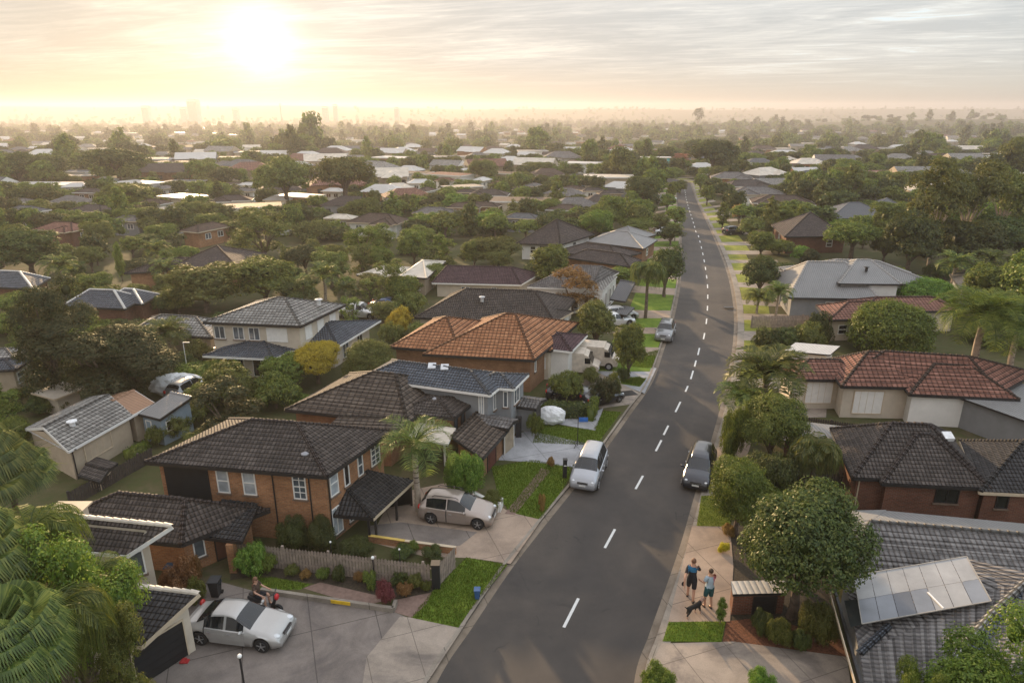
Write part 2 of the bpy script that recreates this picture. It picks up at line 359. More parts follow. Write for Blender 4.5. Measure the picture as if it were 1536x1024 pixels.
mulch = plain('bark_mulch', (.15, .06, .03), .95, scale=14, var=.6, bump=.8); soil = plain('garden_soil', (.05, .038, .024), .95, scale=9, var=.5, bump=.8)
pave = plain('brown_paver', (.19, .125, .10), .85, scale=6, var=.25, bump=.3); stonew = plain('white_pebble', (.62, .6, .55), .7, scale=8)
paint = plain('road_paint', (.60, .60, .58), .6, scale=9, var=.12)
GZ = .10
LE = [(-5.6, 10), (-3.8, 15)] + [tuple(G(*p)[:2]) for p in ((655,1024),(709,940),(766,855),(808,800),(860,735),(900,686),(947,620),(979,573),(997,522),(1010,482),(1019,439),(1022,412),(1023,375),(1021,342),(1016,305),(1014,278))] + [(44, 200), (40, 216)]
RE = [(2.4, 10), (3.6, 15)] + [tuple(G(*p)[:2]) for p in ((951,1024),(974,950),(999,880),(1022,812),(1044,735),(1062,676),(1078,620),(1089,573),(1098,525),(1101,482),(1098,445),(1091,412),(1078,375),(1062,338),(1044,300),(1036,278))] + [(50, 200), (46, 219)]
def resamp(pts, step=1.0):
    P = [Vector((*p, 0)) for p in pts]; out = []
    for i in range(len(P)-1):                      # Catmull-Rom through the survey
        a, b, c, d = P[max(i-1, 0)], P[i], P[i+1], P[min(i+2, len(P)-1)]
        for k in range(8):
            s_ = k/8; out.append(.5*((2*b)+(c-a)*s_+(2*a-5*b+4*c-d)*s_**2+(3*b-a-3*c+d)*s_**3))
    out.append(P[-1]); return out
L_, R_ = resamp(LE), resamp(RE); NR = len(L_); mid = [(a+b)/2 for a, b in zip(L_, R_)]
lat = [(b-a).normalized() for a, b in zip(L_, R_)]
along = [0.0]
for i in range(1, NR): along.append(along[-1]+(mid[i]-mid[i-1]).length)
def strip(mb, A, B, za, zb, mat, cross=1):
    for i in range(NR-1):
        for k in range(cross):
            t0, t1 = k/cross, (k+1)/cross; q = lambda i, t: A[i].lerp(B[i], t)
            z = lambda t: za+(zb-za)*t
            pts = [q(i, t0), q(i, t1), q(i+1, t1), q(i+1, t0)]; zz = [z(t0), z(t1), z(t1), z(t0)]
            mb.face([(p.x, p.y, h) for p, h in zip(pts, zz)], mat, [(t0, along[i]), (t1, along[i]), (t1, along[i+1]), (t0, along[i+1])])
mb = MB()
strip(mb, L_, R_, 0, 0, asph, 4); tag(mb.build('road'), kind='structure')
for nm, E_, s_ in (('left', L_, -1), ('right', R_, 1)):
    g1 = [e+l*s_*.02-l*s_*.02 for e, l in zip(E_, lat)]; g2 = [e+l*s_*.34 for e, l in zip(E_, lat)]; g3 = [e+l*s_*.50 for e, l in zip(E_, lat)]
    mb = MB(); a, b, c = (g1, g2, g3)
    strip(mb, *((b, a) if s_ < 0 else (a, b)), *((.004, .004)), gutterm); tag(mb.build('road_gutter'), kind='structure')
    mb = MB()
    if s_ < 0: strip(mb, c, b, .115, .115, kerbm); strip(mb, b, b, .115, .004, kerbm)
    else: strip(mb, b, c, .115, .115, kerbm)
    for i in range(NR-1):
        p, q = b[i], b[i+1]; f = [(p.x, p.y, .0), (q.x, q.y, .0), (q.x, q.y, .115), (p.x, p.y, .115)]
        mb.face(f if s_ < 0 else f[::-1], kerbm)
    tag(mb.build('kerb'), kind='structure')
    mb = MB(); prev = c
    for w in (.5, 4, 14, 40, 110):
        nx = [e+Vector((s_*w*1.6, 0, 0)) for e, l in zip(E_, lat)]; nx = [Vector((p.x, p.y, 0)) for p in nx]
        if w == .5: nx = c; prev = c; continue
        A, B = (nx, prev) if s_ < 0 else (prev, nx); strip(mb, A, B, GZ, GZ, gnd); prev = nx
    tag(mb.build('yard_ground'), kind='structure')
def terrain():
    mb = MB(); ys = [-60, 0, 30, 60, 100, 140, 180, 200, 220, 250, 290, 330, 380, 440, 500, 570, 650, 740, 840, 960, 1100, 1260, 1440, 1650, 1900, 2200, 2450, 2700, 2950, 3150, 3400, 3900, 4400, 4780]
    n = 90; rows = []
    for y in ys:
        w = 220+y*1.1; row = []
        for i in range(n+1):
            x = (i/n*2-1)*w; row.append((x, y, tz(x, y)+(-.12 if y < 216 else GZ)))
        rows.append(row)
    for a, b in zip(rows, rows[1:]):
        for i in range(n): mb.face([a[i], a[i+1], b[i+1], b[i]], gnd, [(0, 0)]*4)
    tag(mb.build('ground', smooth=True), kind='structure')
terrain()
# centre line dashes, each a separate painted mark
def at_along(s_, t=.5):
    for i in range(NR-1):
        if along[i+1] >= s_:
            k = (s_-along[i])/(along[i+1]-along[i]); return L_[i].lerp(L_[i+1], k).lerp(R_[i].lerp(R_[i+1], k), t)
    return mid[-1]
def near_along(p):
    j = min(range(NR), key=lambda i: (mid[i]-Vector((p.x, p.y, 0))).length); return along[j]
marks = [G(*p) for p in ((857,918),(915,807),(959,723),(988,668),(999,645),(1017,610),(1030,583),(1038,562),(1043,545),(1048,527))]
ss = [near_along(p) for p in marks]; s_ = ss[-1]
pos_ = [(p.x, p.y) for p in marks]; lengths = [1.9, 1.7, 1.6, 1.6, 1.5, 1.9, 1.2, 1.9, 1.5, 1.9]
while s_ < along[-1]-30: s_ += 4.9; q = at_along(s_, .545 if s_ < 110 else .5); pos_.append((q.x, q.y)); lengths.append(1.9)
for i, ((x, y), ln) in enumerate(zip(pos_, lengths)):
    s0 = near_along(Vector((x, y, 0))); a_, b_ = at_along(s0-1.5), at_along(s0+1.5); d = (b_-a_).normalized(); n_ = Vector((-d.y, d.x, 0))
    mb = MB(); w = .062; c = Vector((x, y, .006))
    mb.face([c-d*ln/2+n_*-w*-1, c-d*ln/2-n_*w, c+d*ln/2-n_*w, c+d*ln/2+n_*w][::-1] if False else [c-d*ln/2+n_*w, c-d*ln/2-n_*w, c+d*ln/2-n_*w, c+d*ln/2+n_*w], paint)
    tag(mb.build('lane_dash'), kind='structure', group='white centre line dashes')
def patch(name, pts, z, mat, kind='structure'):
    mb = MB(); w = [G(px, py, GZ) for px, py in pts]; mb.face([(p.x, p.y, z) for p in w], mat, [(p.x, p.y) for p in w])
    o = mb.build(name)
    nrm = o.data.polygons[0].normal
    if nrm.z < 0: o.data.flip_normals()
    tag(o, kind=kind); return [(p.x, p.y) for p in w]
def kerbside(s0, s1, side, out0, out1):            # a verge piece beside the road in (along, offset) metres
    E_ = L_ if side < 0 else R_; pts = []
    for s_, o_ in ((s0, out0), (s1, out0), (s1, out1), (s0, out1)):
        for i in range(NR-1):
            if along[i+1] >= s_: break
        k = (s_-along[i])/(along[i+1]-along[i]); e = E_[i].lerp(E_[i+1], k); pts.append(e+lat[i]*side*o_)
    return pts
def verge(name, s0, s1, side, o0, o1, z, mat):
    mb = MB(); n = max(1, int((s1-s0)/2))
    for k in range(n):
        a, b = s0+(s1-s0)*k/n, s0+(s1-s0)*(k+1)/n; p = kerbside(a, b, side, o0, o1)
        if side > 0: p = p[::-1]
        mb.face([(q.x, q.y, z) for q in p], mat)
    o = mb.build(name)
    if o.data.polygons[0].normal.z < 0: o.data.flip_normals()
    tag(o, kind='structure'); return o
LAWNS = []
def lw(pts, m=None): LAWNS.append((patch('lawn', pts, GZ+.010, m or lawn), m is lawny))
# left side, near to far
patch('driveway', [(-260,1180),(585,1180),(634,1030),(668,968),(699,934),(617,928),(590,917),(480,900),(395,890),(330,872),(285,880),(200,930),(-60,1000)], GZ+.006, concd)
patch('driveway_apron', [(520,1180),(590,1180),(636,1030),(699,934),(600,924),(550,985)], GZ+.008, conc)
patch('path', [(455,882),(480,873),(588,898),(560,905),(548,910)], GZ+.012, pave)
patch('garden_bed', [(350,835),(480,842),(600,862),(655,876),(648,888),(600,900),(500,880),(455,872),(395,862),(345,870)], GZ+.009, soil)
patch('gravel', [(590,900),(648,888),(640,905),(618,926),(592,918)], GZ+.013, pave)
lw([(385,866),(410,866),(466,876),(450,884),(392,884)])
lw([(700,836),(761,847),(700,923),(688,941),(617,926),(650,885)])
patch('driveway', [(590,740),(690,720),(760,765),(813,778),(766,845),(700,836),(640,835),(553,812)], GZ+.006, concp)
patch('carport_floor', [(556,788),(600,783),(716,798),(690,818),(640,822),(554,806)], GZ+.014, concd)
lw([(737,700),(800,690),(853,700),(858,712),(836,745),(811,779),(765,768),(748,745)])
patch('path', [(757,770),(772,772),(826,706),(812,702)], GZ+.016, pave)
patch('driveway', [(752,664),(790,645),(896,668),(856,700),(800,693),(748,690)], GZ+.012, concl)
lw([(798,664),(815,632),(850,640),(890,645),(905,616),(932,618),(894,668)])
patch('path', [(880,622),(905,612),(893,646),(838,636),(840,630)], GZ+.014, concl)
patch('driveway', [(860,575),(900,560),(962,590),(948,606),(905,612),(870,612)], GZ+.010, conc)
patch('driveway', [(860,525),(925,535),(985,552),(967,590),(900,565),(850,545)], GZ+.006, concl)
lw([(925,570),(970,567),(962,577),(945,575)])
lw([(938,550),(952,533),(988,525),(978,552)]); lw([(930,567),(960,565),(968,570),(960,580),(932,576)])
def sidewalks():
    rnd = random.Random(4); s_ = 44.0                       # left verge beyond the third house
    while s_ < 195:
        a = rnd.uniform(3, 6); verge('lawn', s_, s_+a, -1, .55, 4.8, GZ+.020, lawn)
        b = rnd.uniform(2, 3.4); verge('driveway', s_+a, s_+a+b, -1, .5, 8, GZ+.016, concp); s_ += a+b
    s_ = 30.0; 
    while s_ < 205:                       # right verge
        a = rnd.uniform(3.0, 5.5); verge('lawn', s_, s_+a, 1, 1.0, 3.6 if s_ < 90 else 4.5, GZ+.020, lawny)
        b = rnd.uniform(1.8, 3.2); verge('driveway', s_+a, s_+a+b, 1, .9, 7.5, GZ+.016, conc); s_ += a+b
    verge('footpath', 1, 205, 1, .5, .98, GZ+.018, kerbm)
sidewalks()
# right side, near
patch('driveway', [(975,1180),(960,1030),(992,965),(1100,962),(1270,985),(1300,1180)], GZ+.022, conc)
patch('footpath', [(1038,789),(1095,790),(1100,850),(1095,932),(1002,934)], GZ+.026, concp)
patch('garden_bed', [(1090,931),(1150,925),(1265,960),(1275,985),(1130,966),(1084,962)], GZ+.010, mulch)
patch('garden_bed', [(1092,935),(1095,800),(1130,740),(1260,760),(1250,940)], GZ+.008, soil)
LAWNS.append((patch('lawn', [(1003,933),(1088,932),(1082,963),(994,962)], GZ+.028, lawn), False))
LAWNS.append((patch('lawn', [(1052,744),(1100,742),(1095,790),(1045,789)], GZ+.028, lawny), True))
patch('driveway', [(1080,655),(1130,655),(1120,686),(1072,688)], GZ+.028, concp)
def tufts():
    me = bpy.data.meshes.new('grass'); rnd = np.random.default_rng(5); V = []
    gm = NT('grass_blades'); g = gm.geo(); c = gm.ramp(g.outputs['Random Per Island'], [(0, (.05, .09, .01)), (.6, (.12, .17, .02)), (1, (.22, .24, .05))])
    d = gm.n('ShaderNodeBsdfDiffuse'); tr = gm.n('ShaderNodeBsdfTranslucent'); mx = gm.n('ShaderNodeMixShader'); mx.inputs[0].default_value = .4
    gm.l(c, d.inputs[0]); gm.l(c, tr.inputs[0]); gm.l(d.outputs[0], mx.inputs[1]); gm.l(tr.outputs[0], mx.inputs[2]); gm.l(mx.outputs[0], gm.out.inputs[0])
    from mathutils.geometry import intersect_point_tri_2d, tessellate_polygon
    for poly, dry in LAWNS:
        tris = tessellate_polygon([[Vector((*p, 0)) for p in poly]])
        for t3 in tris:
            a, b, c = (np.array(poly[i]) for i in t3); ar = abs((b[0]-a[0])*(c[1]-a[1])-(b[1]-a[1])*(c[0]-a[0]))/2
            n = int(ar*900); r1 = np.sqrt(rnd.random(n)); r2 = rnd.random(n)
            V.append((1-r1)[:, None]*a+(r1*(1-r2))[:, None]*b+(r1*r2)[:, None]*c)
    P = np.concatenate(V); n = len(P); an = rnd.random(n)*6.283; hh = .05+.06*rnd.random(n); w = .012
    dx, dy = np.cos(an)*w, np.sin(an)*w; lx, ly = rnd.normal(0, .03, n), rnd.normal(0, .03, n)
    v = np.zeros((n, 3, 3)); v[:, 0] = np.c_[P[:, 0]-dx, P[:, 1]-dy, np.full(n, GZ+.01)]; v[:, 1] = np.c_[P[:, 0]+dx, P[:, 1]+dy, np.full(n, GZ+.01)]; v[:, 2] = np.c_[P[:, 0]+lx, P[:, 1]+ly, GZ+.01+hh]
    me.vertices.add(n*3); me.vertices.foreach_set('co', v.ravel()); me.loops.add(n*3); me.loops.foreach_set('vertex_index', np.arange(n*3)); me.polygons.add(n); me.polygons.foreach_set('loop_start', np.arange(0, n*3, 3)); me.update(calc_edges=True)
    me.materials.append(gm.m); o = bpy.data.objects.new('grass', me); C.objects.link(o); tag(o, 'short green grass growing on the front lawns and verges', 'grass', kind='stuff')
tufts()
# ---------------------------------------------------------------- houses
LAND = []          # things other labels refer to: (x, y, words)
HPX = []           # where each house shows: x range, eave row, roof row, distance
FOOT = []          # footprints (x, y, radius) that keep scattered trees off the roofs
def facet(mb, A, B, Cc, D, mat, steps=0.0, uref=None):
    """roof facet: A-B eave, D above A, C above B; courses follow the slope, each a real step when steps > 0"""
    A, B, Cc, D = map(Vector, (A, B, Cc, D)); e = (B-A); e.normalize()
    mt, mbm = (Cc+D)/2, (A+B)/2; up = mt-mbm; up = up-e*up.dot(e); L = up.length
    if L < 1e-3: return
    upn = up/L; nrm = e.cross(upn).normalized(); uv = lambda p: ((p-A).dot(e), (p-A).dot(upn))
    if not steps:
        pts = [A, B, Cc, D] if (Cc-D).length > 1e-3 else [A, B, Cc]; mb.face(pts, mat, [uv(p) for p in pts]); return
    n = max(1, round(L/.24)); lift = nrm*steps
    for k in range(n):
        t0, t1 = k/n, (k+1)/n; a, b, c, d = A.lerp(D, t0), B.lerp(Cc, t0), B.lerp(Cc, t1), A.lerp(D, t1)
        v0, v1 = k*.24, (k+1)*.24; ua, ub, uc, ud = (uv(p)[0] for p in (a, b, c, d))
        if (c-d).length < 1e-3: mb.face([a+lift, b+lift, c], mat, [(ua, v0+.04), (ub, v0+.04), (uc, v1)])
        else: mb.face([a+lift, b+lift, c, d], mat, [(ua, v0+.04), (ub, v0+.04), (uc, v1), (ud, v1)])
        mb.face([a-nrm*.01, b-nrm*.01, b+lift, a+lift], mat, [(ua, v0), (ub, v0), (ub, v0+.03), (ua, v0+.03)])
def caps(mb, a, b, mat, w=.13, seg=.36, near=True):
    a, b = Vector(a), Vector(b); d = b-a; L = d.length
    if L < .3: return
    n = max(1, int(L/seg)) if near else 1; e = d/L; sd = e.cross(Vector((0, 0, 1))).normalized(); up = sd.cross(e)
    for k in range(n):
        p, q = a+d*(k/n), a+d*((k+1)/n); r0, r1 = (w*1.0, w*.84) if near else (w, w); o0, o1 = ((.05, .02) if near else (.03, .03)); pr = []
        for c, r, o_ in ((p, r0, o0), (q, r1, o1)):
            pr.append([c+sd*math.cos(t)*r+up*(math.sin(t)*r*.75+o_-.05) for t in (0, math.pi*.25, math.pi*.5, math.pi*.75, math.pi)])
        for i in range(4): mb.face([pr[0][i], pr[1][i], pr[1][i+1], pr[0][i+1]], mat)
        mb.face(pr[0][::-1] if False else pr[0], mat)
def addcap(h, a, b, mat, near=True, w=.13):
    if near:
        m_ = MB(); caps(m_, a, b, mat, w=w)
        if m_.f: h.caplist.append(m_)
    else: caps(h.cap, a, b, mat, near=False)
def quad3(Lp, Np, Rp, ze):                          # eave corners L, N, R seen in the photo; the fourth closes it
    l, n, r = (P3(*p, ze) for p in (Lp, Np, Rp)); return [l, n, r, l+r-n]
def inset(q, d):
    q = [Vector(p).to_2d() for p in q]; n = len(q); out = []
    for i in range(n):
        a, b, c = q[i-1], q[i], q[(i+1) % n]; d1, d2 = (b-a).normalized(), (c-b).normalized()
        n1, n2 = Vector((-d1.y, d1.x)), Vector((-d2.y, d2.x)); den = 1+n1.dot(n2); out.append(b+(n1+n2)*d/den)
    return out
class House:
    def __init__(s, label, near=2, name='house', cat='house', group=None):
        s.label = label; s.near = near; s.roof = MB(); s.wall = MB(); s.cap = MB(); s.gut = MB(); s.wins = []; s.caplist = []; s.name = name; s.cat = cat; s.group = group; s.wq = []; s.extra = []; s.roofs = []
    def wing(s, q, ze, pitch, roof, wall, kind='hip', z0=GZ, ov=.42, axis=None, fascia=None, cap=None, ins=None, rl=None, nowall=False, zg=None):
        """q: eave corners L, N, R, far; ridge runs along side 0 (axis 0) or side 1 (axis 1)"""
        q = [Vector((p[0], p[1], ze)) for p in q]; a = (q[1]-q[0]).length; b = (q[2]-q[1]).length
        if axis is None: axis = 0 if a >= b else 1
        rm = T[roof] if isinstance(roof, str) else roof; st = .032 if (s.near == 2 and kind != 'flat' and not roof.startswith('metal') and roof not in ('white', 'rust', 'cream')) else 0
        fa = fascia or trimd; cp = T[cap] if cap else rm; nr = s.near == 2
        if kind == 'flat':
            pz = [(p.x, p.y, ze+.06) for p in q]; s.roof.prism([(p.x, p.y) for p in q], ze-.06, ze+.06, fa, top=rm)
        else:
            if axis == 0: e0, e1 = (q[3]+q[0])/2, (q[1]+q[2])/2; half = b/2
            else: e0, e1 = (q[0]+q[1])/2, (q[2]+q[3])/2; half = a/2
            d = (e1-e0); Ld = d.length; d.normalize()
            i0, i1 = (half, half) if ins is None else ins
            if kind == 'gable': i0 = i1 = 0
            if i0+i1 > Ld: k = Ld/(i0+i1); i0 *= k; i1 *= k
            zr = ze+pitch*half
            if kind == 'mono': zr = ze+pitch*half*2
            r0, r1 = e0+d*i0, e1-d*i1; r0.z = r1.z = zr
            lp = 1 if kind != 'mono' else 0
            if kind == 'mono':                          # slopes down towards side 0 (axis 0) or side 1
                if axis == 0: t0, t1 = q[3].copy(), q[2].copy(); t0.z = t1.z = zr; facet(s.roof, q[0], q[1], t1, t0, rm, st); ends = [(q[0], t0), (q[1], t1)]; back = (t0, t1)
                else: t0, t1 = q[0].copy(), q[3].copy(); t0.z = t1.z = zr; facet(s.roof, q[1], q[2], t1, t0, rm, st); ends = [(q[1], t0), (q[2], t1)]; back = (t0, t1)
                addcap(s, t0, t1, cp, near=nr)
                for p_, q_ in ends: s.gut.bar(p_-Vector((0, 0, .08)), q_-Vector((0, 0, .08)), .06, .16, fa)
                lowp = [Vector((p.x, p.y, 0)) for p in q]
            else:
                if axis == 0: faces = [(q[0], q[1], r1, r0), (q[2], q[3], r0, r1)]; ends = [(q[3], q[0], r0), (q[1], q[2], r1)]
                else: faces = [(q[1], q[2], r1, r0), (q[3], q[0], r0, r1)]; ends = [(q[0], q[1], r0), (q[2], q[3], r1)]
                for f in faces: facet(s.roof, *f, rm, st)
                for (p_, q_, r_), i_ in zip(ends, (i0, i1)):
                    if i_ > .02: facet(s.roof, p_, q_, r_, r_, rm, st); addcap(s, p_, r_, cp, near=nr); addcap(s, q_, r_, cp, near=nr)
                    else:
                        c_ = (p_+q_)/2; k = .42/max(half, .5); pw, qw = p_.lerp(c_, k*.9), q_.lerp(c_, k*.9)
                        off = d*(-.35 if r_ is r0 else .35)*-1 if False else Vector((0, 0, 0))
                        s.wall.face([pw, qw, r_-Vector((0, 0, .3))], W[wall] if isinstance(wall, str) else wall, [(0, ze), ((qw-pw).length, ze), ((qw-pw).length/2, zr)])
                        for x_ in (p_, q_): s.gut.bar(x_-Vector((0, 0, .09)), r_-Vector((0, 0, .09)), .05, .17, fa)
                if (r1-r0).length > .05: addcap(s, r0, r1, cp, near=nr)
            s.rids = (r0, r1)
            hi = .15 if s.near else .12
            for i in range(4):
                a_, b_ = q[i], q[(i+1) % 4]
                if kind == 'gable' and ((axis == 0 and i in (1, 3)) or (axis == 1 and i in (0, 2))): continue
                if kind == 'mono' and ((axis == 0 and i != 0) or (axis == 1 and i != 1)): continue
                s.gut.bar(a_-Vector((0, 0, hi/2+.01)), b_-Vector((0, 0, hi/2+.01)), .09, hi, fa)
            if kind != 'mono': s.gut.face([(p.x, p.y, ze-hi*.7) for p in reversed(q)], fa)
        wq = inset(q, ov); zt = ze-.1
        s.wq.append((wq, z0, zt))
        if not nowall:
            wm = W[wall] if isinstance(wall, str) else wall
            s.wall.prism([tuple(p) for p in wq], z0-.1, zt, wm, bottom=False)
            if kind == 'mono':                          # side walls rise with the slope
                zr2 = ze+pitch*((b if axis == 0 else a)); 
                for i in range(4):
                    p_, q_ = wq[i], wq[(i+1) % 4]
                    hz = [zt if (k % 4) in ((0, 1) if axis == 0 else (1, 2)) else zr2-.12 for k in (i, i+1)]
                    s.wall.face([(p_.x, p_.y, zt-.01), (q_.x, q_.y, zt-.01), (q_.x, q_.y, hz[1]), (p_.x, p_.y, hz[0])], wm, [(0, 0), (1, 0), (1, 1), (0, 1)])
        FOOT.append(((q[0].x+q[2].x)/2, (q[0].y+q[2].y)/2, max(a, b)*.56))
        return s
    def face_at(s, wi, side, t):
        wq, z0, zt = s.wq[wi]; a, b = wq[side], wq[(side+1) % 4]; return a, b, a.lerp(b, t)
    def win(s, wi, side, t, w, h, zs, style='sash', frame=None, gl=None, name='window'):
        """a window: frame bars proud of the wall, mullions, a sill and a pane of its own"""
        s.wins.append((wi, side, t, w, h, zs, style, frame or trimw, gl or glass, name)); return s
    def finish(s):
        for wq, z0, zt in s.wq[:2]:
            pp = [pix(p.x, p.y, zt) for p in wq]; HPX.append((min(p[0] for p in pp), max(p[0] for p in pp), max(p[1] for p in pp), min(p[1] for p in pp), min(p.y for p in wq)))
        wq = s.wq[0][0]; ox = sum(p.x for p in wq)/4; oy = sum(p.y for p in wq)/4; o = (ox, oy, s.wq[0][1])
        root = empty(s.name, o); tag(root, s.label, s.cat, s.group); s.root = root
        if s.wall.f: local(s.wall, o).build('wall', root)
        rf = local(s.roof, o).build('roof', root)
        if s.cap.f: local(s.cap, o).build('ridge_cap', rf)
        for m_ in s.caplist: local(m_, o).build('ridge_cap', rf)
        if s.gut.f: local(s.gut, o).build('gutter', rf)
        for wi, side, t, w, h, zs, style, fm, gl, nm in s.wins:
            a, b, c = s.face_at(wi, side, t); e = (b-a).normalized(); n = Vector((e.y, -e.x)); E_ = e.to_3d(); N_ = n.to_3d(); U = Vector((0, 0, 1))
            base = Vector((c.x, c.y, zs)); k = .05 if s.near == 2 else .07; fr = MB(); pr = .05
            bx = lambda m_, u0, u1, z0, z1, d0, d1, mt: m_.obox(base+E_*u0+U*z0+N_*d0, E_*(u1-u0), N_*(d1-d0), U*(z1-z0), mt)
            if style == 'garage':
                bx(fr, -w/2-k, w/2+k, h, h+k*1.5, 0, pr, fm); bx(fr, -w/2-k, -w/2, 0, h, 0, pr, fm); bx(fr, w/2, w/2+k, 0, h, 0, pr, fm)
            else:
                bx(fr, -w/2, w/2, h-k, h, 0, pr, fm); bx(fr, -w/2, w/2, 0, k, 0, pr, fm); bx(fr, -w/2, -w/2+k, k, h-k, 0, pr, fm); bx(fr, w/2-k, w/2, k, h-k, 0, pr, fm)
                if style in ('sash', 'grid'): bx(fr, -w/2+k, w/2-k, h*.5-k/2, h*.5+k/2, 0, pr*.9, fm)
                if style == 'grid':
                    bx(fr, -k/3, k/3, k, h-k, 0, pr*.8, fm); 
                    for z_ in (.27, .76): bx(fr, -w/2+k, w/2-k, h*z_-k/3, h*z_+k/3, 0, pr*.8, fm)
                if style == 'slide': bx(fr, -k/2, k/2, k, h-k, 0, pr*.9, fm)
                if s.near == 2 and style != 'door' and style != 'panel': bx(fr, -w/2-.06, w/2+.06, -.07, 0, 0, .12, plain('window_sill', (.16, .11, .08)))
            d = 'garage_door' if style == 'garage' else ('door' if style == 'door' else ('shutter_panel' if style == 'panel' else nm)); local(fr, o)
            if style == 'garage':
                dm = gl; dp = MB(); nseg = 5
                for i in range(nseg): bx(dp, -w/2, w/2, h*i/nseg+.008, h*(i+1)/nseg-.008, .0, .022, dm)
                bx(dp, -w/2, w/2, 0, h, 0, .008, trimd); local(dp, o); q_ = dp.build(d, root); fr.build('door_frame', q_)
            elif style == 'panel':
                dp = MB(); bx(dp, -w/2+k, w/2-k, k, h-k, .0, .02, gl)
                for i in range(1, int(w/.45)): bx(dp, -w/2+i*.45-.008, -w/2+i*.45+.008, k, h-k, .0, .03, fm)
                local(dp, o); q_ = fr.build(d, root); dp.build('panel', q_)
            else:
                dp = MB(); bx(dp, -w/2+k*.8, w/2-k*.8, k*.8, h-k*.8, .0, .014, gl); local(dp, o); q_ = fr.build(d, root); dp.build('pane' if style != 'door' else 'door_leaf', q_)
        for nm, m_, par in s.extra: local(m_, o).build(nm, root if par is None else par)
        return root
def post(h, name, p, z0, z1, r, mat):
    m_ = MB(); m_.box(p[0]-r, p[0]+r, p[1]-r, p[1]+r, z0, z1, mat); h.extra.append((name, m_, None))
def pipe(h, wi, side, t, mat=None):
    a, b, c = h.face_at(wi, side, t); e = (b-a).normalized(); n = Vector((e.y, -e.x)); c = c+n*.05; wq, z0, zt = h.wq[wi]
    m_ = MB(); m_.tube([(c.x, c.y, z0), (c.x, c.y, zt-.05), (c.x+n.x*.3, c.y+n.y*.3, zt+.02)], .035, mat or trimd, 6); h.extra.append(('downpipe', m_, None))
def vent(h, px, py, z, mat, s_=.14):
    p = P3(px, py, z); m_ = MB(); m_.tube([(p.x, p.y, z-.35), (p.x, p.y, z+.08)], s_*.7, mat, 10); m_.tube([(p.x, p.y, z+.08), (p.x, p.y, z+.13), (p.x, p.y, z+.2)], [s_*1.3, s_*1.3, s_*.2], mat, 10); h.extra.append(('roof_vent', m_, None))
lg = lambda h, words: LAND.append((h.wq[0][0][0].x*.5+h.wq[0][0][2].x*.5, h.wq[0][0][0].y*.5+h.wq[0][0][2].y*.5, words))
# --- orange brick house of two storeys
h = House('two storey orange brick house with dark tiled roof and white sash windows'); q = quad3((217,692), (490,714), (588,645), 4.0)
h.wing(q, 4.0, .52, 'dark', 'brick', ov=.34, axis=0, ins=(3.55, 3.2), cap='umber')
q2 = quad3((60,862), (272,819), (389,773), 1.85); n_ = q2[1]; r_ = q2[2]
e1 = (r_-n_); q2 = [n_+Vector((-7.2, 1.15, 0)), n_, r_+e1*.15, r_+e1*.15+Vector((-7.2, 1.15, 0))]
h.wing(q2, 1.95, .62, 'dark', 'brick', ov=.4, axis=0, cap='cream' if False else 'umber', ins=(2.0, 1.9))
for t, w, hh, st, g in ((.385, .62, 1.3, 'sash', blind), (.545, .66, 1.3, 'sash', blind), (.845, .66, 1.35, 'grid', glass)): h.win(0, 0, t, w, hh, 2.45, st, gl=g)
for t, w, hh, st, g in ((.12, .6, 1.3, 'sash', blind), (.33, .4, 1.15, 'plain', glassd), (.57, .42, 1.15, 'sash', glass), (.85, .75, 1.15, 'grid', glass)): h.win(0, 1, t, w, hh, 2.5, st, gl=g)
h.win(0, 1, .12, .75, 1.5, .35, 'slide', gl=blind); h.win(0, 1, .38, .6, 1.3, .4, 'slide', gl=glass)
h.win(1, 1, .2, .5, .9, .7, 'plain', gl=glass); h.win(1, 1, .52, .62, 1.6, .12, 'door', trimd, gl=plain('brown_door', (.12, .05, .03)))
pipe(h, 0, 0, .69); pipe(h, 0, 0, .905); pipe(h, 0, 1, .03)
# black panelled bay on the left of the front
a_, b_, c_ = h.face_at(0, 0, .14); a2 = a_.lerp(b_, .03); b2 = a_.lerp(b_, .30); e_ = (b2-a2); nn_ = Vector((e_.y, -e_.x)).normalized()*.06; mb = MB()
mb.obox((a2.x+nn_.x, a2.y+nn_.y, .3), (e_.x, e_.y, 0), (-nn_.x*.9, -nn_.y*.9, 0), (0, 0, 3.52), W['black']); h.extra.append(('wall_cladding', mb, None))
vent(h, 458, 683, 4.42, plain('vent_grey', (.3, .3, .32)), .15)
# entry porch
qp = quad3((305,805), (362,812), (389,772), 1.75); h.wing(qp, 1.78, .25, 'charcoal', 'brick', 'mono', axis=0, nowall=True)
g_ = G(352, 856, GZ); m_ = MB(); m_.box(g_.x-.16, g_.x+.16, g_.y-.16, g_.y+.16, 0, 1.6, W['brick']); h.extra.append(('porch_pier', m_, None))
h.finish(); lg(h, 'the two storey orange brick house')
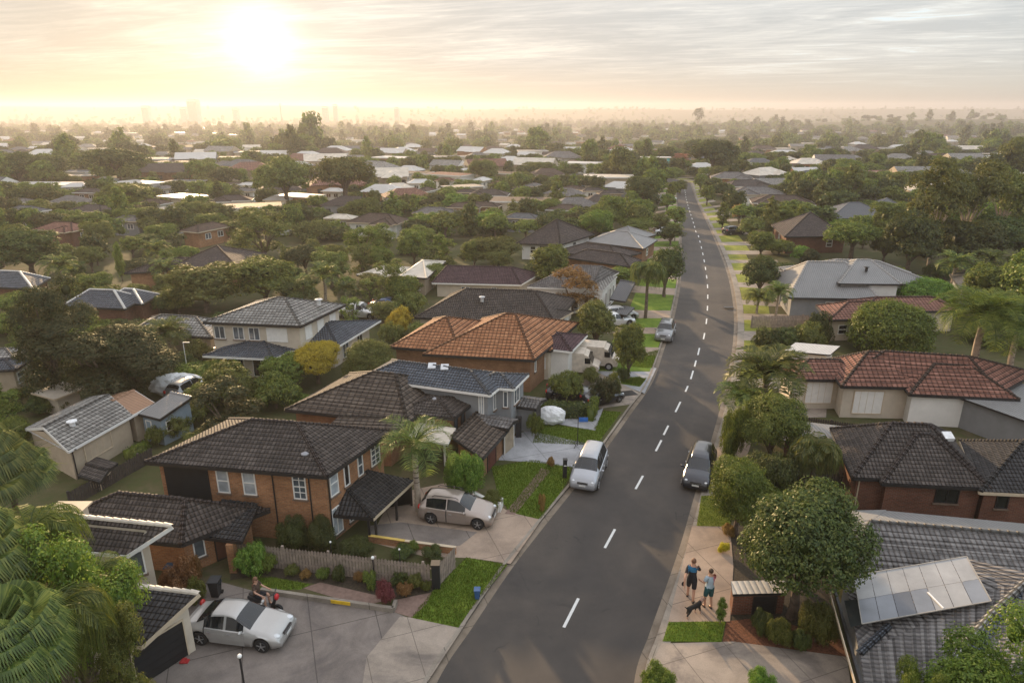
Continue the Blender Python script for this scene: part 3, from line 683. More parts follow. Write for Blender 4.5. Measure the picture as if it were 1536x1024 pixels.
# --- its carport
h = House('low dark tiled carport roof on posts against the orange brick house', name='carport', cat='carport')
A, B, Cc, D, E_ = P3(495,771,1.55), P3(560,777,1.5), P3(621,720,1.5), P3(552,704,2.5), P3(517,728,2.4)
mb = h.roof; facet(mb, A, B, E_, E_, T['charcoal'], .03); facet(mb, B, Cc, D, E_, T['charcoal'], .03); addcap(h, B, E_, T['charcoal']); addcap(h, E_, D, T['charcoal'])
h.gut.bar(A-Vector((0,0,.08)), B-Vector((0,0,.08)), .06, .15, trimd); h.gut.bar(B-Vector((0,0,.08)), Cc-Vector((0,0,.08)), .06, .15, trimc); h.gut.face([A-Vector((0,0,.1)), E_-Vector((0,0,.9)), D-Vector((0,0,1.0)), Cc-Vector((0,0,.1)), B-Vector((0,0,.1))], trimd)
h.wq.append(([A.to_2d(), B.to_2d(), Cc.to_2d(), D.to_2d()], GZ, 1.5))
for p in (B.lerp(A, .12), B.lerp(Cc, .04), B.lerp(Cc, .55), Cc.lerp(B, .05)): post(h, 'post', p.lerp(D, .04), 0, 1.5, .055, trimd)
mb = MB(); p0, p1 = Cc.lerp(D, .1), Cc.lerp(D, .75); mb.wallq(p0, p1, 0, 1.7, W['black']); mb.wallq(p1, p0, 0, 1.7, W['black']); h.extra.append(('screen_wall', mb, None)); h.finish()
# --- lower left house: gable wings, ridge across
h = House('cream house with dark tiled roofs and black garage door beside the silver sedan')
def lean(N_, Rg, ze, zr, length):           # near low corner and the high end of the verge; slopes down towards side 0
    n_ = P3(*N_, ze); rg = P3(*Rg, zr); rg.z = ze; d = Vector((-1, .16, 0)).normalized()*length; return [n_+d, n_, rg, rg+d], (zr-ze)/(rg-n_).to_2d().length
q, pt = lean((190,832), (258,787), 3.5, 4.35, 5.2); h.wing(q, 3.5, pt*.97, 'dark', 'cream', 'mono', axis=0, fascia=trimw, ov=.3, cap='cream')
q, pt = lean((213,968), (299,888), 1.9, 2.65, 4.4); h.wing(q, 1.9, pt*.97, 'charcoal', 'cream', 'mono', axis=0, fascia=trimc, ov=.25, cap='cream')
h.win(0, 1, .22, .55, 1.1, 2.3, 'plain', gl=glass); h.win(1, 1, .28, 1.9, 1.6, .12, 'garage', trimc, gl=W['black'])
pr = MB(); g_ = P3(105, 762, 4.2); pr.box(g_.x-.5, g_.x+.5, g_.y-.35, g_.y+.35, 3.4, 4.2, W['cream']); pr.box(g_.x-.75, g_.x+.7, g_.y-.5, g_.y+.45, 4.2, 4.27, trimc); h.extra.append(('chimney', pr, None)); h.finish(); lg(h, 'the cream house with the black garage door')
# --- dark ribbed roofs behind the brick house
h = House('low house with ribbed dark brown roofs and white patio cover behind the brick house')
h.wing(quad3((427,614), (611,634), (690,575), 2.5), 2.5, .5, 'modern', 'tbrick', ov=.4, ins=(3.9, 2.6), axis=0)
h.wing(quad3((585,618), (681,627), (718,597), 2.6), 2.6, .36, 'dark', 'tbrick', ov=.35, ins=(2.0, 1.9), axis=0, fascia=trimd)
h.wing(quad3((480,650), (588,655), (640,618), 2.2), 2.2, .2, 'modern', 'tbrick', ov=.35, kind='gable', axis=0)
h.wing(quad3((612,657), (672,667), (684,643), 2.0), 2.0, 0, 'cream', 'white', 'flat', fascia=trimw, nowall=True)
h.wing(quad3((678,664), (724,687), (763,643), 1.75), 1.75, .16, 'modern', 'tbrick', 'mono', axis=1, ov=.3)
for t in (.2, .55, .85): h.win(1, 1, t, .45, 1.2, 1.0, 'plain', trimd, glass)
h.win(1, 0, .6, .55, .9, 1.3, 'slide', gl=glass); h.win(4, 1, .45, 1.2, 1.3, .12, 'garage', trimd, gl=plain('red_brown_door', (.1, .03, .02)))
for px, py in ((668,700), (681,676)): g_ = G(px, py); post(h, 'post', g_, 0, 1.95, .06, trimw)
m_ = MB(); p = P3(508,672,3.1); m_.box(p.x-.3, p.x+.3, p.y-.3, p.y+.3, 2.3, 3.2, W['black']); h.extra.append(('chimney', m_, None))
vent(h, 652, 600, 3.0, plain('vent_grey', (.3, .3, .32)), .12); h.finish(); lg(h, 'the dark ribbed roof house')
# --- grey two storey
h = House('two storey grey house with slate tiled roof, white corner windows and pale paved driveway')
h.wing(quad3((541,566), (735,592), (772,562), 3.6), 3.6, .40, 'bluegrey', 'grey', ov=.3, axis=0, fascia=trimw, ins=(1.6, 2.2), cap='grey')
h.wing(quad3((700,578), (771,583), (793,561), 3.6), 3.6, .35, 'bluegrey', 'grey', ov=.25, axis=0, fascia=trimw, cap='grey')
h.wing(quad3((700,632), (762,643), (778,629), 1.95), 1.95, .25, 'mauve', 'grey', ov=.3, axis=0, kind='gable')
h.wing(quad3((760,607), (804,613), (820,598), 1.95), 1.95, .25, 'mauve', 'grey', ov=.3, axis=0, kind='gable')
h.win(0, 0, .95, .35, 1.3, 2.1, 'slide', gl=blind); h.win(0, 1, .35, .6, 1.35, 2.05, 'slide', gl=glass); h.win(1, 1, .4, .9, 1.1, 2.2, 'slide', gl=glass); h.win(1, 0, .85, .3, 1.1, 2.2, 'plain', gl=glass)
h.win(2, 1, .5, 1.2, 1.45, .12, 'garage', trimw, gl=plain('beige_garage_door', (.3, .24, .17))); h.win(3, 1, .5, 1.0, 1.4, .12, 'garage', trimd, gl=trimd)
for x, y in ((648,550), (667,552)):
    p = P3(x, y, 4.25); m_ = MB(); m_.obox((p.x-.25, p.y-.2, 4.05), (.5, 0, 0), (0, .5, .18), (0, -.05, .22), plain('skylight', (.55, .56, .58), .3)); h.extra.append(('skylight', m_, None))
h.finish(); lg(h, 'the grey two storey house')
# --- terracotta
h = House('terracotta tiled house with brown walls and a white side door, the brightest orange roof')
h.wing(quad3((634,531), (801,540), (868,484), 2.8), 2.8, .40, 'terra', 'tbrick', ov=.4, axis=0, ins=(4.2, 3.4), fascia=trimd)
h.wing(quad3((584,520), (690,528), (745,484), 2.8), 2.8, .38, 'terra', 'tbrick', ov=.35, axis=0, ins=(3.2, 3.0))
h.wing(quad3((740,518), (826,526), (853,511), 2.6), 2.6, .36, 'terra', 'cream', ov=.3, axis=0)
h.wing(quad3((795,520), (857,527), (881,502), 2.6), 2.6, .3, 'purple', 'white', ov=.3, axis=0, fascia=trimw)
h.win(0, 1, .1, .3, .9, 1.4, 'plain', gl=glass); h.win(2, 1, .3, .5, 1.2, 1.1, 'door', trimw, gl=trimw); h.win(2, 0, .9, .55, 1.1, .9, 'door', trimc, gl=trimw)
h.finish(); lg(h, 'the terracotta roofed house')
# --- big dark roof beyond it
h = House('house with a broad dark tiled roof and white trimmed windows beyond the terracotta roof')
h.wing(quad3((622,476), (833,484), (864,448), 2.0), 2.0, .42, 'dark', 'cream', ov=.35, axis=0, ins=(3.3, 3.0), cap='umber')
h.wing(quad3((780,475), (833,482), (860,467), 2.0), 2.0, .3, 'dark', 'white', ov=.3, axis=0, fascia=trimc)
for t in (.2, .6): h.win(1, 1, t, .6, 1.1, .6, 'slide', gl=glass)
vent(h, 723, 447, 3.4, plain('pale_vent', (.5, .5, .5)), .22); h.finish(); lg(h, 'the broad dark tiled roof')
h = House('cream walled house under a plum coloured tiled roof')
h.wing(quad3((648,424), (781,427), (810,410), 1.75), 1.75, .45, 'purple', 'cream', ov=.35, axis=0, ins=(0.3, 2.2), fascia=trimw); h.win(0, 0, .35, .9, .6, .7, 'slide', gl=glass); h.win(0, 0, .7, .6, .6, .7, 'slide', gl=glass)
h.finish(); lg(h, 'the plum roofed house')
h = House('white two storey house with grey tiled roof and curved parapet above the dark carport')
h.wing(quad3((791,430), (885,434), (928,408), 2.6), 2.6, .35, 'mauve', 'white', ov=.3, axis=0, ins=(3.2, .5), fascia=trimw)
h.wing(quad3((850,432), (905,436), (926,415), 2.7), 2.7, .1, 'lgrey', 'white', 'flat', ov=.1, fascia=trimw)
for t in (.25, .55, .8): h.win(1, 1, t, .5, 1.6, .5, 'plain', gl=glass); h.win(1, 0, t, .5, 1.5, .5, 'plain', gl=glass)
h.wing(quad3((915,448), (938,452), (952,436), 1.9), 1.9, .2, 'metaldk', 'black', 'mono', axis=0, nowall=True); h.wing(quad3((922,470), (940,474), (952,462), 1.3), 1.3, 0, 'metaldk', 'black', 'flat')
h.finish(); lg(h, 'the white house above the dark carport')
def simple(label, wings, wall, wins=(), name='house', cat='house', lm=None, near=1, ov=.35):
    h = House(label, near, name, cat)
    for Lp, Np, Rp, ze, pitch, roof, kw in wings: h.wing(quad3(Lp, Np, Rp, ze), ze, pitch, roof, kw.pop('wall', wall), ov=kw.pop('ov', ov), **kw)
    for w_ in wins: h.win(*w_[:6], **(w_[6] if len(w_) > 6 else {}))
    r = h.finish()
    if lm: lg(h, lm)
    return h
simple('orange brick house with dark hip roof beyond the white curved parapet house', [((850,386),(945,400),(962,390),2.3,.45,'umber',dict(axis=0)), ((832,377),(925,388),(962,379),2.3,.4,'umber',dict(axis=0))], 'brick', [(0,1,.5,.8,1,.8), (0,0,.9,.8,1,.8)], lm='the orange brick bungalow')
simple('grey roofed house nearest the dark street tree, tan walls', [((880,362),(966,373),(986,360),2.2,.38,'metald',dict(axis=0)), ((898,354),(950,360),(984,352),2.2,.45,'metald',dict(axis=0))], 'tbrick', [(0,1,.4,.8,1,.7)])
simple('white walled house with a wide dark pyramid roof and two square windows', [((774,365),(841,367),(892,351),2.4,.55,'umber',dict(axis=0,ov=.5))], 'white', [(0,0,.3,.8,1,1.0,dict(gl=glassd)), (0,0,.62,1.5,1.1,1.0,dict(gl=glassd)), (0,1,.5,1,1,1)], lm='the white house with the dark pyramid roof')
# --- left: two storey pale house, its neighbours
h = House('two storey cream house with weathered grey roof and a wraparound grey verandah roof')
h.wing(quad3((304,483), (451,489), (518,457), 4.2), 4.2, .42, 'lgrey', 'cream', ov=.4, axis=0, ins=(4.2, 3.2), cap='lgrey')
h.wing(quad3((304,533), (409,538), (470,509), 2.1), 2.1, .26, 'bluegrey', 'cream', ov=.9, axis=0, fascia=trimw)
h.wing(quad3((395,530), (507,519), (571,480), 2.1), 2.1, .33, 'bluegrey', 'cream', ov=.6, axis=0, fascia=trimw)
for t in (.08, .3, .48): h.win(0, 0, t, .9, 1.05, 2.75, 'slide', gl=glass)
h.win(0, 0, .74, 1.7, 1.15, 2.7, 'panel', gl=trimw); h.win(0, 1, .2, .9, 1.1, 2.7, 'panel', gl=trimw); h.win(0, 1, .5, .9, 1.1, 2.7, 'panel', gl=trimw); h.win(0, 1, .82, .9, 1.1, 2.7, 'panel', gl=trimw)
h.win(1, 0, .25, 1.4, 1.4, .2, 'slide', gl=glassd); h.win(1, 0, .8, 1.4, 1.5, .2, 'slide', gl=glassd); h.win(2, 1, .3, 1.0, 1.3, .4, 'slide', gl=glass); h.win(2, 1, .7, 1.0, 1.3, .4, 'slide', gl=glassd)
for px, py in ((328,556), (365,560), (412,562), (440,560)): g_ = G(px, py); post(h, 'post', g_, 0, 2.0, .12, trimc)
vent(h, 478, 451, 5.2, plain('pale_vent', (.5, .5, .5)), .25); h.finish(); lg(h, 'the cream two storey house')
simple('low grey tiled roof with a white skylight left of the cream two storey house', [((193,498),(318,506),(345,482),2.0,.45,'lgrey',dict(axis=0)) ], 'beige', lm='the low grey roof with the skylight')
simple('bluish grey hip roofed house between the palms and the dark magnolia', [((92,459),(188,463),(218,446),2.1,.6,'bluegrey',dict(axis=0,cap='white')), ((150,452),(214,456),(240,441),2.1,.5,'bluegrey',dict(axis=0,cap='white'))], 'rbrick', lm='the bluish grey hip roof')
h = House('long beige outbuilding with patchy grey roof, rusty at its far end', name='outbuilding', cat='outbuilding')
h.wing(quad3((38,642), (102,676), (199,622), 2.1), 2.1, .30, 'lgrey', 'beige', 'gable', axis=1, ov=.2, fascia=trimw); h.wing(quad3((141,606), (199,622), (232,604), 2.1), 2.11, .30, 'rust', 'beige', 'gable', axis=1, ov=.2, fascia=trimw, nowall=False)
h.win(0, 1, .42, 2.0, 1.1, .75, 'panel', frame=trimc, gl=W['beige']); pipe(h, 0, 1, .02); vent(h, 108, 634, 2.75, plain('white_vent', (.7, .7, .7)), .22); h.finish(); lg(h, 'the long beige outbuilding')
h = House('blue grey garden shed with a ribbed lean-to roof at the end of the outbuilding', name='shed', cat='shed')
h.wing(quad3((208,620), (240,628), (289,605), 2.0), 2.0, .18, 'metald', 'blue', 'mono', axis=0, ov=.12, fascia=trimd); h.win(0, 0, .3, .5, 1.3, .3, 'door', trimw, gl=W['blue']); h.win(0, 1, .3, .8, .7, .9, 'slide', gl=glassd); h.finish(); lg(h, 'the blue grey shed')
simple('small dark tiled lean-to beside the long beige outbuilding', [((117,712),(150,722),(176,694),1.0,.15,'dark',dict(axis=0,kind='gable'))], 'beige', name='lean_to', cat='lean-to')
simple('grey roofed house with beige walls at the left edge below the magnolia', [((-90,560),(22,554),(48,538),2.0,.4,'bluegrey',dict(axis=0)), ((-70,540),(20,536),(52,520),2.2,.3,'lgrey',dict(axis=0))], 'beige', [(0,1,.5,1.0,.9,.6)], lm='the beige house at the left edge')
simple('cream carport with a flat roof under the dark magnolia', [((46,590),(82,600),(130,582),1.5,0,'cream',dict(kind='flat',fascia=trimc))], 'cream', name='carport', cat='carport')
simple('grey blue hip roof with brick walls at the left edge above the magnolia', [((-60,428),(50,433),(76,417),2.2,.5,'bluegrey',dict(axis=0,cap='white'))], 'rbrick', [(0,1,.4,.9,.9,.8)], lm='the grey blue roof at the left edge')
simple('long brown hip roofed brick house among the palms', [((186,410),(295,402),(330,388),2.2,.35,'umber',dict(axis=0)), ((250,402),(360,404),(400,380),2.3,.4,'umber',dict(axis=0,cap='brown'))], 'brick', [(1,0,.8,1.4,1.0,.9,dict(gl=glass))], lm='the long brown roofed brick house')
simple('pale cream roofed house with beige walls left of the plum roof', [((535,412),(590,416),(625,402),2.0,.25,'cream',dict(axis=0)), ((600,414),(640,417),(668,392),2.2,.22,'cream',dict(axis=0))], 'beige', [(1,0,.6,.9,.9,.6,dict(gl=glassd))], lm='the pale cream roof')
# --- right side
h = House('red brick house with dark brown hipped tile roofs beside the street')
h.wing(quad3((1246,642), (1279,716), (1480,724), 2.15), 2.15, .62, 'dark', 'rbrick', ov=.32, axis=1, ins=(2.4, 2.2), cap='umber')
h.wing(quad3((1288,655), (1323,725), (1487,733), 2.1), 2.13, .60, 'dark', 'rbrick', ov=.32, axis=1, ins=(2.2, 2.4), cap='umber')
h.wing(quad3((1440,660), (1470,737), (1640,745), 2.05), 2.05, .5, 'charcoal', 'rbrick', ov=.3, axis=1, ins=(2.4, 2.0), fascia=trimc)
h.win(1, 1, .66, 1.15, .85, 1.0, 'slide', trimd, glassd); h.win(2, 1, .2, .6, .75, 1.0, 'plain', trimd, glassd); pipe(h, 0, 1, .02, trimc)
m_ = MB(); p = P3(1422,652,3.6); m_.obox((p.x-.3, p.y-.25, 3.35), (.5, 0, 0), (0, .45, .2), (0, -.08, .2), plain('white_vent', (.7, .7, .7))); h.extra.append(('skylight', m_, None))
h.finish(); lg(h, 'the red brick house')
h = House('white walled house with three stepped red tiled hip roofs and white shutter panels')
h.wing(quad3((1166,541), (1184,569), (1300,570), 2.4), 2.4, .45, 'red', 'cream', ov=.3, axis=1, ins=(1.7, 1.5), cap='brown')
h.wing(quad3((1235,540), (1262,579), (1400,582), 2.5), 2.5, .64, 'red', 'cream', ov=.3, axis=1, ins=(2.2, 2.2), cap='brown')
h.wing(quad3((1335,552), (1364,591), (1530,599), 2.4), 2.4, .54, 'red', 'white', ov=.3, axis=1, ins=(2.0, 2.4), cap='brown')
q = [P3(1235,540,2.5), P3(1259,572,2.5), P3(1500,590,2.5), P3(1555,560,2.5)]; h.wing(q, 2.55, .78, 'red', 'cream', ov=.5, axis=1, ins=(3.2, 3.4), cap='brown')
h.win(0, 1, .42, 1.9, 1.65, .5, 'panel', frame=trimc, gl=trimw); h.win(1, 1, .32, 2.0, 1.7, .4, 'panel', frame=trimc, gl=trimw); h.win(1, 0, .6, .3, .8, 1.3, 'plain', gl=glassd)
m_ = MB(); p = G(1372,612,1.2); m_.box(p.x-.35, p.x+.35, p.y-.2, p.y+.2, 1.7, 2.25, trimw); h.extra.append(('air_conditioner', m_, None)); h.finish(); lg(h, 'the red tiled house')
simple('flat grey carport roof between the red brick house and the street palms', [((1168,660),(1262,672),(1262,640),1.6,.03,'metald',dict(kind='flat'))], 'rbrick', name='carport', cat='carport')
simple('long grey metal patio roof behind the red brick house', [((1405,585),(1560,640),(1610,600),2.2,.05,'metald',dict(kind='flat'))], 'grey', name='patio_roof', cat='patio roof')
simple('flat white sheeted garage behind the red tiled roof', [((1176,527),(1245,533),(1260,520),2.0,.02,'white',dict(kind='flat'))], 'white', name='garage', cat='garage')
h = House('big grey tiled house at the lower right corner with pale sheets on its roof')
RZ = 2.6; ed = lambda px, py, z: P3(px, py, z)
h.wq.append(([ed(1250,880,1.4).to_2d(), ed(1300,1040,1.4).to_2d(), ed(1700,1060,1.4).to_2d(), ed(1700,850,1.4).to_2d()], GZ, 1.3))
A, B, Cc, D = ed(1232,768,2.3), ed(1262,845,1.75), ed(1700,925,1.75), ed(1306,781,2.75); E2 = ed(1700,814,2.75)
facet(h.roof, ed(1270,866,1.7), ed(1720,905,1.7), E2, D, T['mauve'], .03); facet(h.roof, ed(1235,769,2.0), ed(1270,866,1.7), D, D, T['metald']); facet(h.roof, ed(1330,764,1.8), ed(1233,766,2.0), D, D, T['metald'])
facet(h.roof, ed(1700,800,1.8), ed(1315,764,1.8), D, E2, T['metald'])
addcap(h, D, E2, T['lgrey']); addcap(h, ed(1270,866,1.7), D, T['lgrey'])
# lower wing: eave down the left side, hip and valley
F0, F1, F2, F3 = ed(1289,978,1.6), ed(1312,1100,1.6), ed(1486,921,2.5), ed(1345,880,2.2)
facet(h.roof, ed(1335,935,1.72), ed(1289,978,1.6), ed(1270,880,1.65), ed(1300,870,1.8), T['rust'] if False else T['mauve'], .0)
facet(h.roof, ed(1291,980,1.55), ed(1330,1240,1.45), ed(1640,1010,2.65), ed(1488,922,2.55), T['mauve'], .03) if False else None
facet(h.roof, ed(1289,980,1.5), ed(1340,1300,1.5), ed(1520,1110,2.9), ed(1548,860,2.9), T['mauve'], .03)
facet(h.roof, ed(1270,880,1.6), ed(1289,980,1.5), ed(1548,860,2.9), ed(1455,838,2.5), T['mauve'], .03)
facet(h.roof, ed(1700,880,2.0), ed(1490,850,2.3), ed(1548,860,2.9), ed(1700,900,2.9), T['mauve'], 0)
facet(h.roof, ed(1398,1030,2.35), ed(1700,1080,1.9), ed(1720,900,2.9), ed(1540,866,2.95), T['bluegrey'], .03)
addcap(h, ed(1398,1028,2.4), ed(1486,922,2.75), T['lgrey'], w=.17); addcap(h, ed(1486,922,2.75), ed(1545,866,3.0), T['lgrey'], w=.17); addcap(h, ed(1289,979,1.58), ed(1334,937,1.85), T['bluegrey'], w=.15)
h.gut.bar(ed(1252,885,1.5), ed(1318,1120,1.4), .1, .16, trimd); h.gut.bar(ed(1246,886,1.5)-Vector((.06, 0, 0)), ed(1312,1120,1.4)-Vector((.06, 0, 0)), .04, .12, trimc)
wl = [G(1252,905,GZ), G(1272,990,GZ), G(1310,1130,GZ), G(1700,1130,GZ), G(1700,890,GZ)]; h.wall.prism([(p.x+.25, p.y) for p in wl], 0, 1.35, W['grey'], bottom=False)
sh = MB(); pm = [plain('pale_polycarbonate', (.30, .295, .29), .5, spec=.4, scale=.8), plain('grey_polycarbonate', (.17, .18, .20), .35, spec=.6, scale=.8), plain('dark_polycarbonate', (.09, .095, .11), .35, spec=.6, scale=.8), plain('smoked_polycarbonate', (.03, .035, .035), .3)]
TL, TR, BL, BR, ML = ed(1281,863,2.28), ed(1450,834,2.85), ed(1293,935,2.05), ed(1487,901,2.72), None; cols = [[0, 0, 0, 0, 0, 0, 0], [1, 1, 2, 1, 0, 0, 1]]
for i in range(7):
    for j in range(2):
        t0, t1 = i/7, (i+1)/7-.004; u0, u1 = (0, .52) if j == 0 else (.525, 1); f = lambda t, u: TL.lerp(TR, t).lerp(BL.lerp(BR, t), u)
        sh.face([f(t0, u1), f(t1, u1), f(t1, u0), f(t0, u0)], pm[cols[j][i]])
for a_, b_ in ((TL, TR), (BL, BR), (TL, BL), (TR, BR), (TL, TL.lerp(BL, .02))): sh.bar(a_, b_, .035, .04, plain('sheet_edge', (.3, .28, .25), .6))
sh.bar(f(.63, .98), f(.56, .62), .07, .06, trimw); a4, b4 = ed(1266,900,1.85), ed(1276,940,1.8); sh.face([a4, b4, BL-Vector((0, 0, .03)), f(0, .5)-Vector((.0, 0, .03))], pm[3])
h.extra.append(('sheeted_skylight', sh, None)); h.name = 'house'; h.finish(); LAND.append((12.5, 19, 'the big grey roof with the pale sheets'))
FOOT += [(14, 18, 4), (17, 22, 4), (14, 24, 3)]
h = House('little brick shed with ribbed pale roof under the big round tree', name='shed', cat='shed')
h.wing(quad3((1097,892), (1097,895), (1170,893), 1.15) if False else [P3(1099,893,1.1), P3(1099,893,1.1)+Vector((0, -.02, 0)), P3(1175,893,1.1), P3(1175,893,1.1)+Vector((0, .02, 0))] if False else [P3(1097,866,1.35), P3(1099,893,1.1), P3(1180,891,1.1), P3(1178,864,1.35)], 1.12, .1, 'white', 'rbrick', 'flat', ov=.05); h.win(0, 1, .62, .9, .8, .12, 'garage', trimd, gl=trimd); h.finish()
simple('red tiled house almost hidden by dome shaped bushes', [((1224,458),(1243,480),(1350,476),2.2,.4,'red',dict(axis=1)), ((1270,450),(1290,468),(1440,466),2.2,.4,'red',dict(axis=1))], 'cream', [(0,1,.2,.9,.9,.7,dict(gl=glassd))], lm='the red roof behind the dome bushes')
h = House('large grey metal roofed house with many hips and a white upper wall')
h.wing(quad3((1156,414), (1183,446), (1320,448), 2.2), 2.2, .58, 'metald', 'grey', axis=1, ov=.4, ins=(2.6, 2.4), cap='metal')
h.wing(quad3((1158,402), (1178,424), (1270,426), 2.3), 2.3, .35, 'metald', 'grey', axis=1, ov=.4, cap='metal')
h.wing(quad3((1236,400), (1258,425), (1353,426), 3.4), 3.4, .42, 'metald', 'white', axis=1, ov=.3, ins=(2.4, 2.4), cap='metal')
h.wing(quad3((1170,402), (1200,420), (1412,428), 3.0), 3.0, .62, 'metald', 'white', axis=1, ov=.4, ins=(4.5, 5), cap='metal')
h.win(0, 1, .5, 1.3, 1, .7, 'slide', gl=glassd); vent(h, 1300, 402, 4.6, trimd, .2); h.finish(); lg(h, 'the large grey metal roof')
simple('brick house with a brown hip roof and a blue green shade sail beside it', [((1157,337),(1177,355),(1272,354),2.6,.5,'umber',dict(axis=1))], 'rbrick', [(0,1,.75,.9,1,1,dict(gl=glassd)), (0,0,.5,.9,1,1)], lm='the brown hip roof right of the street')
simple('low dark roof in the shade beyond the brown hip roof', [((1222,316),(1245,328),(1340,326),2.3,.42,'metaldk',dict(axis=1)), ((1290,308),(1305,318),(1368,316),2.3,.4,'metaldk',dict(axis=1))], 'grey', lm='the low dark roof')
simple('dark charcoal roof among the trees at the right edge', [((1425,412),(1440,432),(1560,428),2.2,.4,'metaldk',dict(axis=1))], 'grey', lm='the charcoal roof at the right edge')
# ---------------------------------------------------------------- vegetation
def leaf_mat(name, a, b, c, tr=.38):
    t = NT(name); g = t.geo(); oi = t.n('ShaderNodeObjectInfo')
    f = t.math('ADD', t.math('MULTIPLY', g.outputs['Random Per Island'], .65), t.math('MULTIPLY', t.noise(t.pos(), .8, 3), .5))
    col = t.ramp(f, [(.2, a), (.55, b), (.95, c)])
    hs = t.n('ShaderNodeHueSaturation'); t.l(t.math('MULTIPLY_ADD', oi.outputs['Random'], .045, .485), hs.inputs['Hue']); t.l(t.math('MULTIPLY_ADD', oi.outputs['Random'], .65, .92), hs.inputs['Value']); t.l(col, hs.inputs['Color'])
    d = t.n('ShaderNodeBsdfDiffuse'); r = t.n('ShaderNodeBsdfTranslucent'); m = t.n('ShaderNodeMixShader'); m.inputs[0].default_value = tr
    t.l(hs.outputs[0], d.inputs[0]); t.l(hs.outputs[0], r.inputs[0]); t.l(d.outputs[0], m.inputs[1]); t.l(r.outputs[0], m.inputs[2])
    gl = t.n('ShaderNodeBsdfGlossy'); gl.inputs['Roughness'].default_value = .42; gl.inputs[0].default_value = (.8, .8, .7, 1); m2 = t.n('ShaderNodeMixShader'); m2.inputs[0].default_value = .028
    t.l(m.outputs[0], m2.inputs[1]); t.l(gl.outputs[0], m2.inputs[2]); t.l(m2.outputs[0], t.out.inputs[0]); return t.m
LM = dict(
 green=leaf_mat('leaves_green', (.034, .056, .010), (.095, .115, .018), (.19, .195, .03)),
 dark=leaf_mat('leaves_dark', (.02, .034, .009), (.05, .068, .014), (.12, .125, .028)),
 olive=leaf_mat('leaves_olive', (.045, .058, .012), (.10, .115, .022), (.19, .185, .04)),
 bright=leaf_mat('leaves_bright', (.045, .085, .010), (.10, .15, .016), (.19, .23, .035)),
 gold=leaf_mat('leaves_gold', (.16, .13, .010), (.34, .25, .018), (.46, .34, .03)),
 rust=leaf_mat('leaves_rust', (.10, .05, .018), (.19, .09, .03), (.28, .15, .05)),
 pink=leaf_mat('leaves_pink', (.12, .03, .03), (.22, .06, .05), (.3, .1, .09)),
 magnolia=leaf_mat('leaves_magnolia', (.016, .026, .008), (.034, .044, .012), (.085, .068, .022)),
 palm=leaf_mat('leaves_palm', (.035, .052, .012), (.085, .11, .024), (.19, .19, .045), .45))
bark = plain('bark', (.13, .095, .07), .95, scale=5, var=.5, bump=.7); barkp = plain('pale_bark', (.34, .28, .22), .9, scale=3, var=.35, bump=.4)
class LMB:                                   # numpy leaf collector
    def __init__(s): s.q = []
    def leaves(s, cen, nrm, size, rnd):
        n = len(cen); nrm = nrm/np.linalg.norm(nrm, axis=1)[:, None]; r = rnd.normal(size=(n, 3)); a = np.cross(nrm, r); a /= np.linalg.norm(a, axis=1)[:, None]; b = np.cross(nrm, a)
        L = size*(.7+.7*rnd.random(n))[:, None]; w = L*.55
        s.q.append(np.stack([cen-a*L*.6, cen+b*w*.5-nrm*L*.08, cen+a*L*.6, cen-b*w*.5-nrm*L*.08], 1))
    def mesh(s, name, mat, extra=None):
        Q = np.concatenate(s.q); n = len(Q); ev, ef = extra or (np.zeros((0, 3)), [])
        me = bpy.data.meshes.new(name); V = np.concatenate([Q.reshape(-1, 3), ev]); me.vertices.add(len(V)); me.vertices.foreach_set('co', V.ravel())
        li = list(range(n*4)); ls = list(range(0, n*4, 4)); k = n*4
        for f in ef: ls.append(len(li)); li += [i+k for i in f]
        me.loops.add(len(li)); me.loops.foreach_set('vertex_index', li); me.polygons.add(len(ls)); me.polygons.foreach_set('loop_start', ls); me.update(calc_edges=True); me.materials.append(mat); return me
def dirs(n, rnd):
    d = rnd.normal(size=(n, 3)); return d/np.linalg.norm(d, axis=1)[:, None]
def ico(c, r, seed):
    bm = bmesh.new(); bmesh.ops.create_icosphere(bm, subdivisions=2, radius=1); rr = random.Random(seed)
    v = np.array([[x*(1+rr.uniform(-.12, .12)) for x in p.co] for p in bm.verts]); f = [[w.index for w in q.verts] for q in bm.faces]; bm.free(); return v*np.array(r)+np.array(c), f
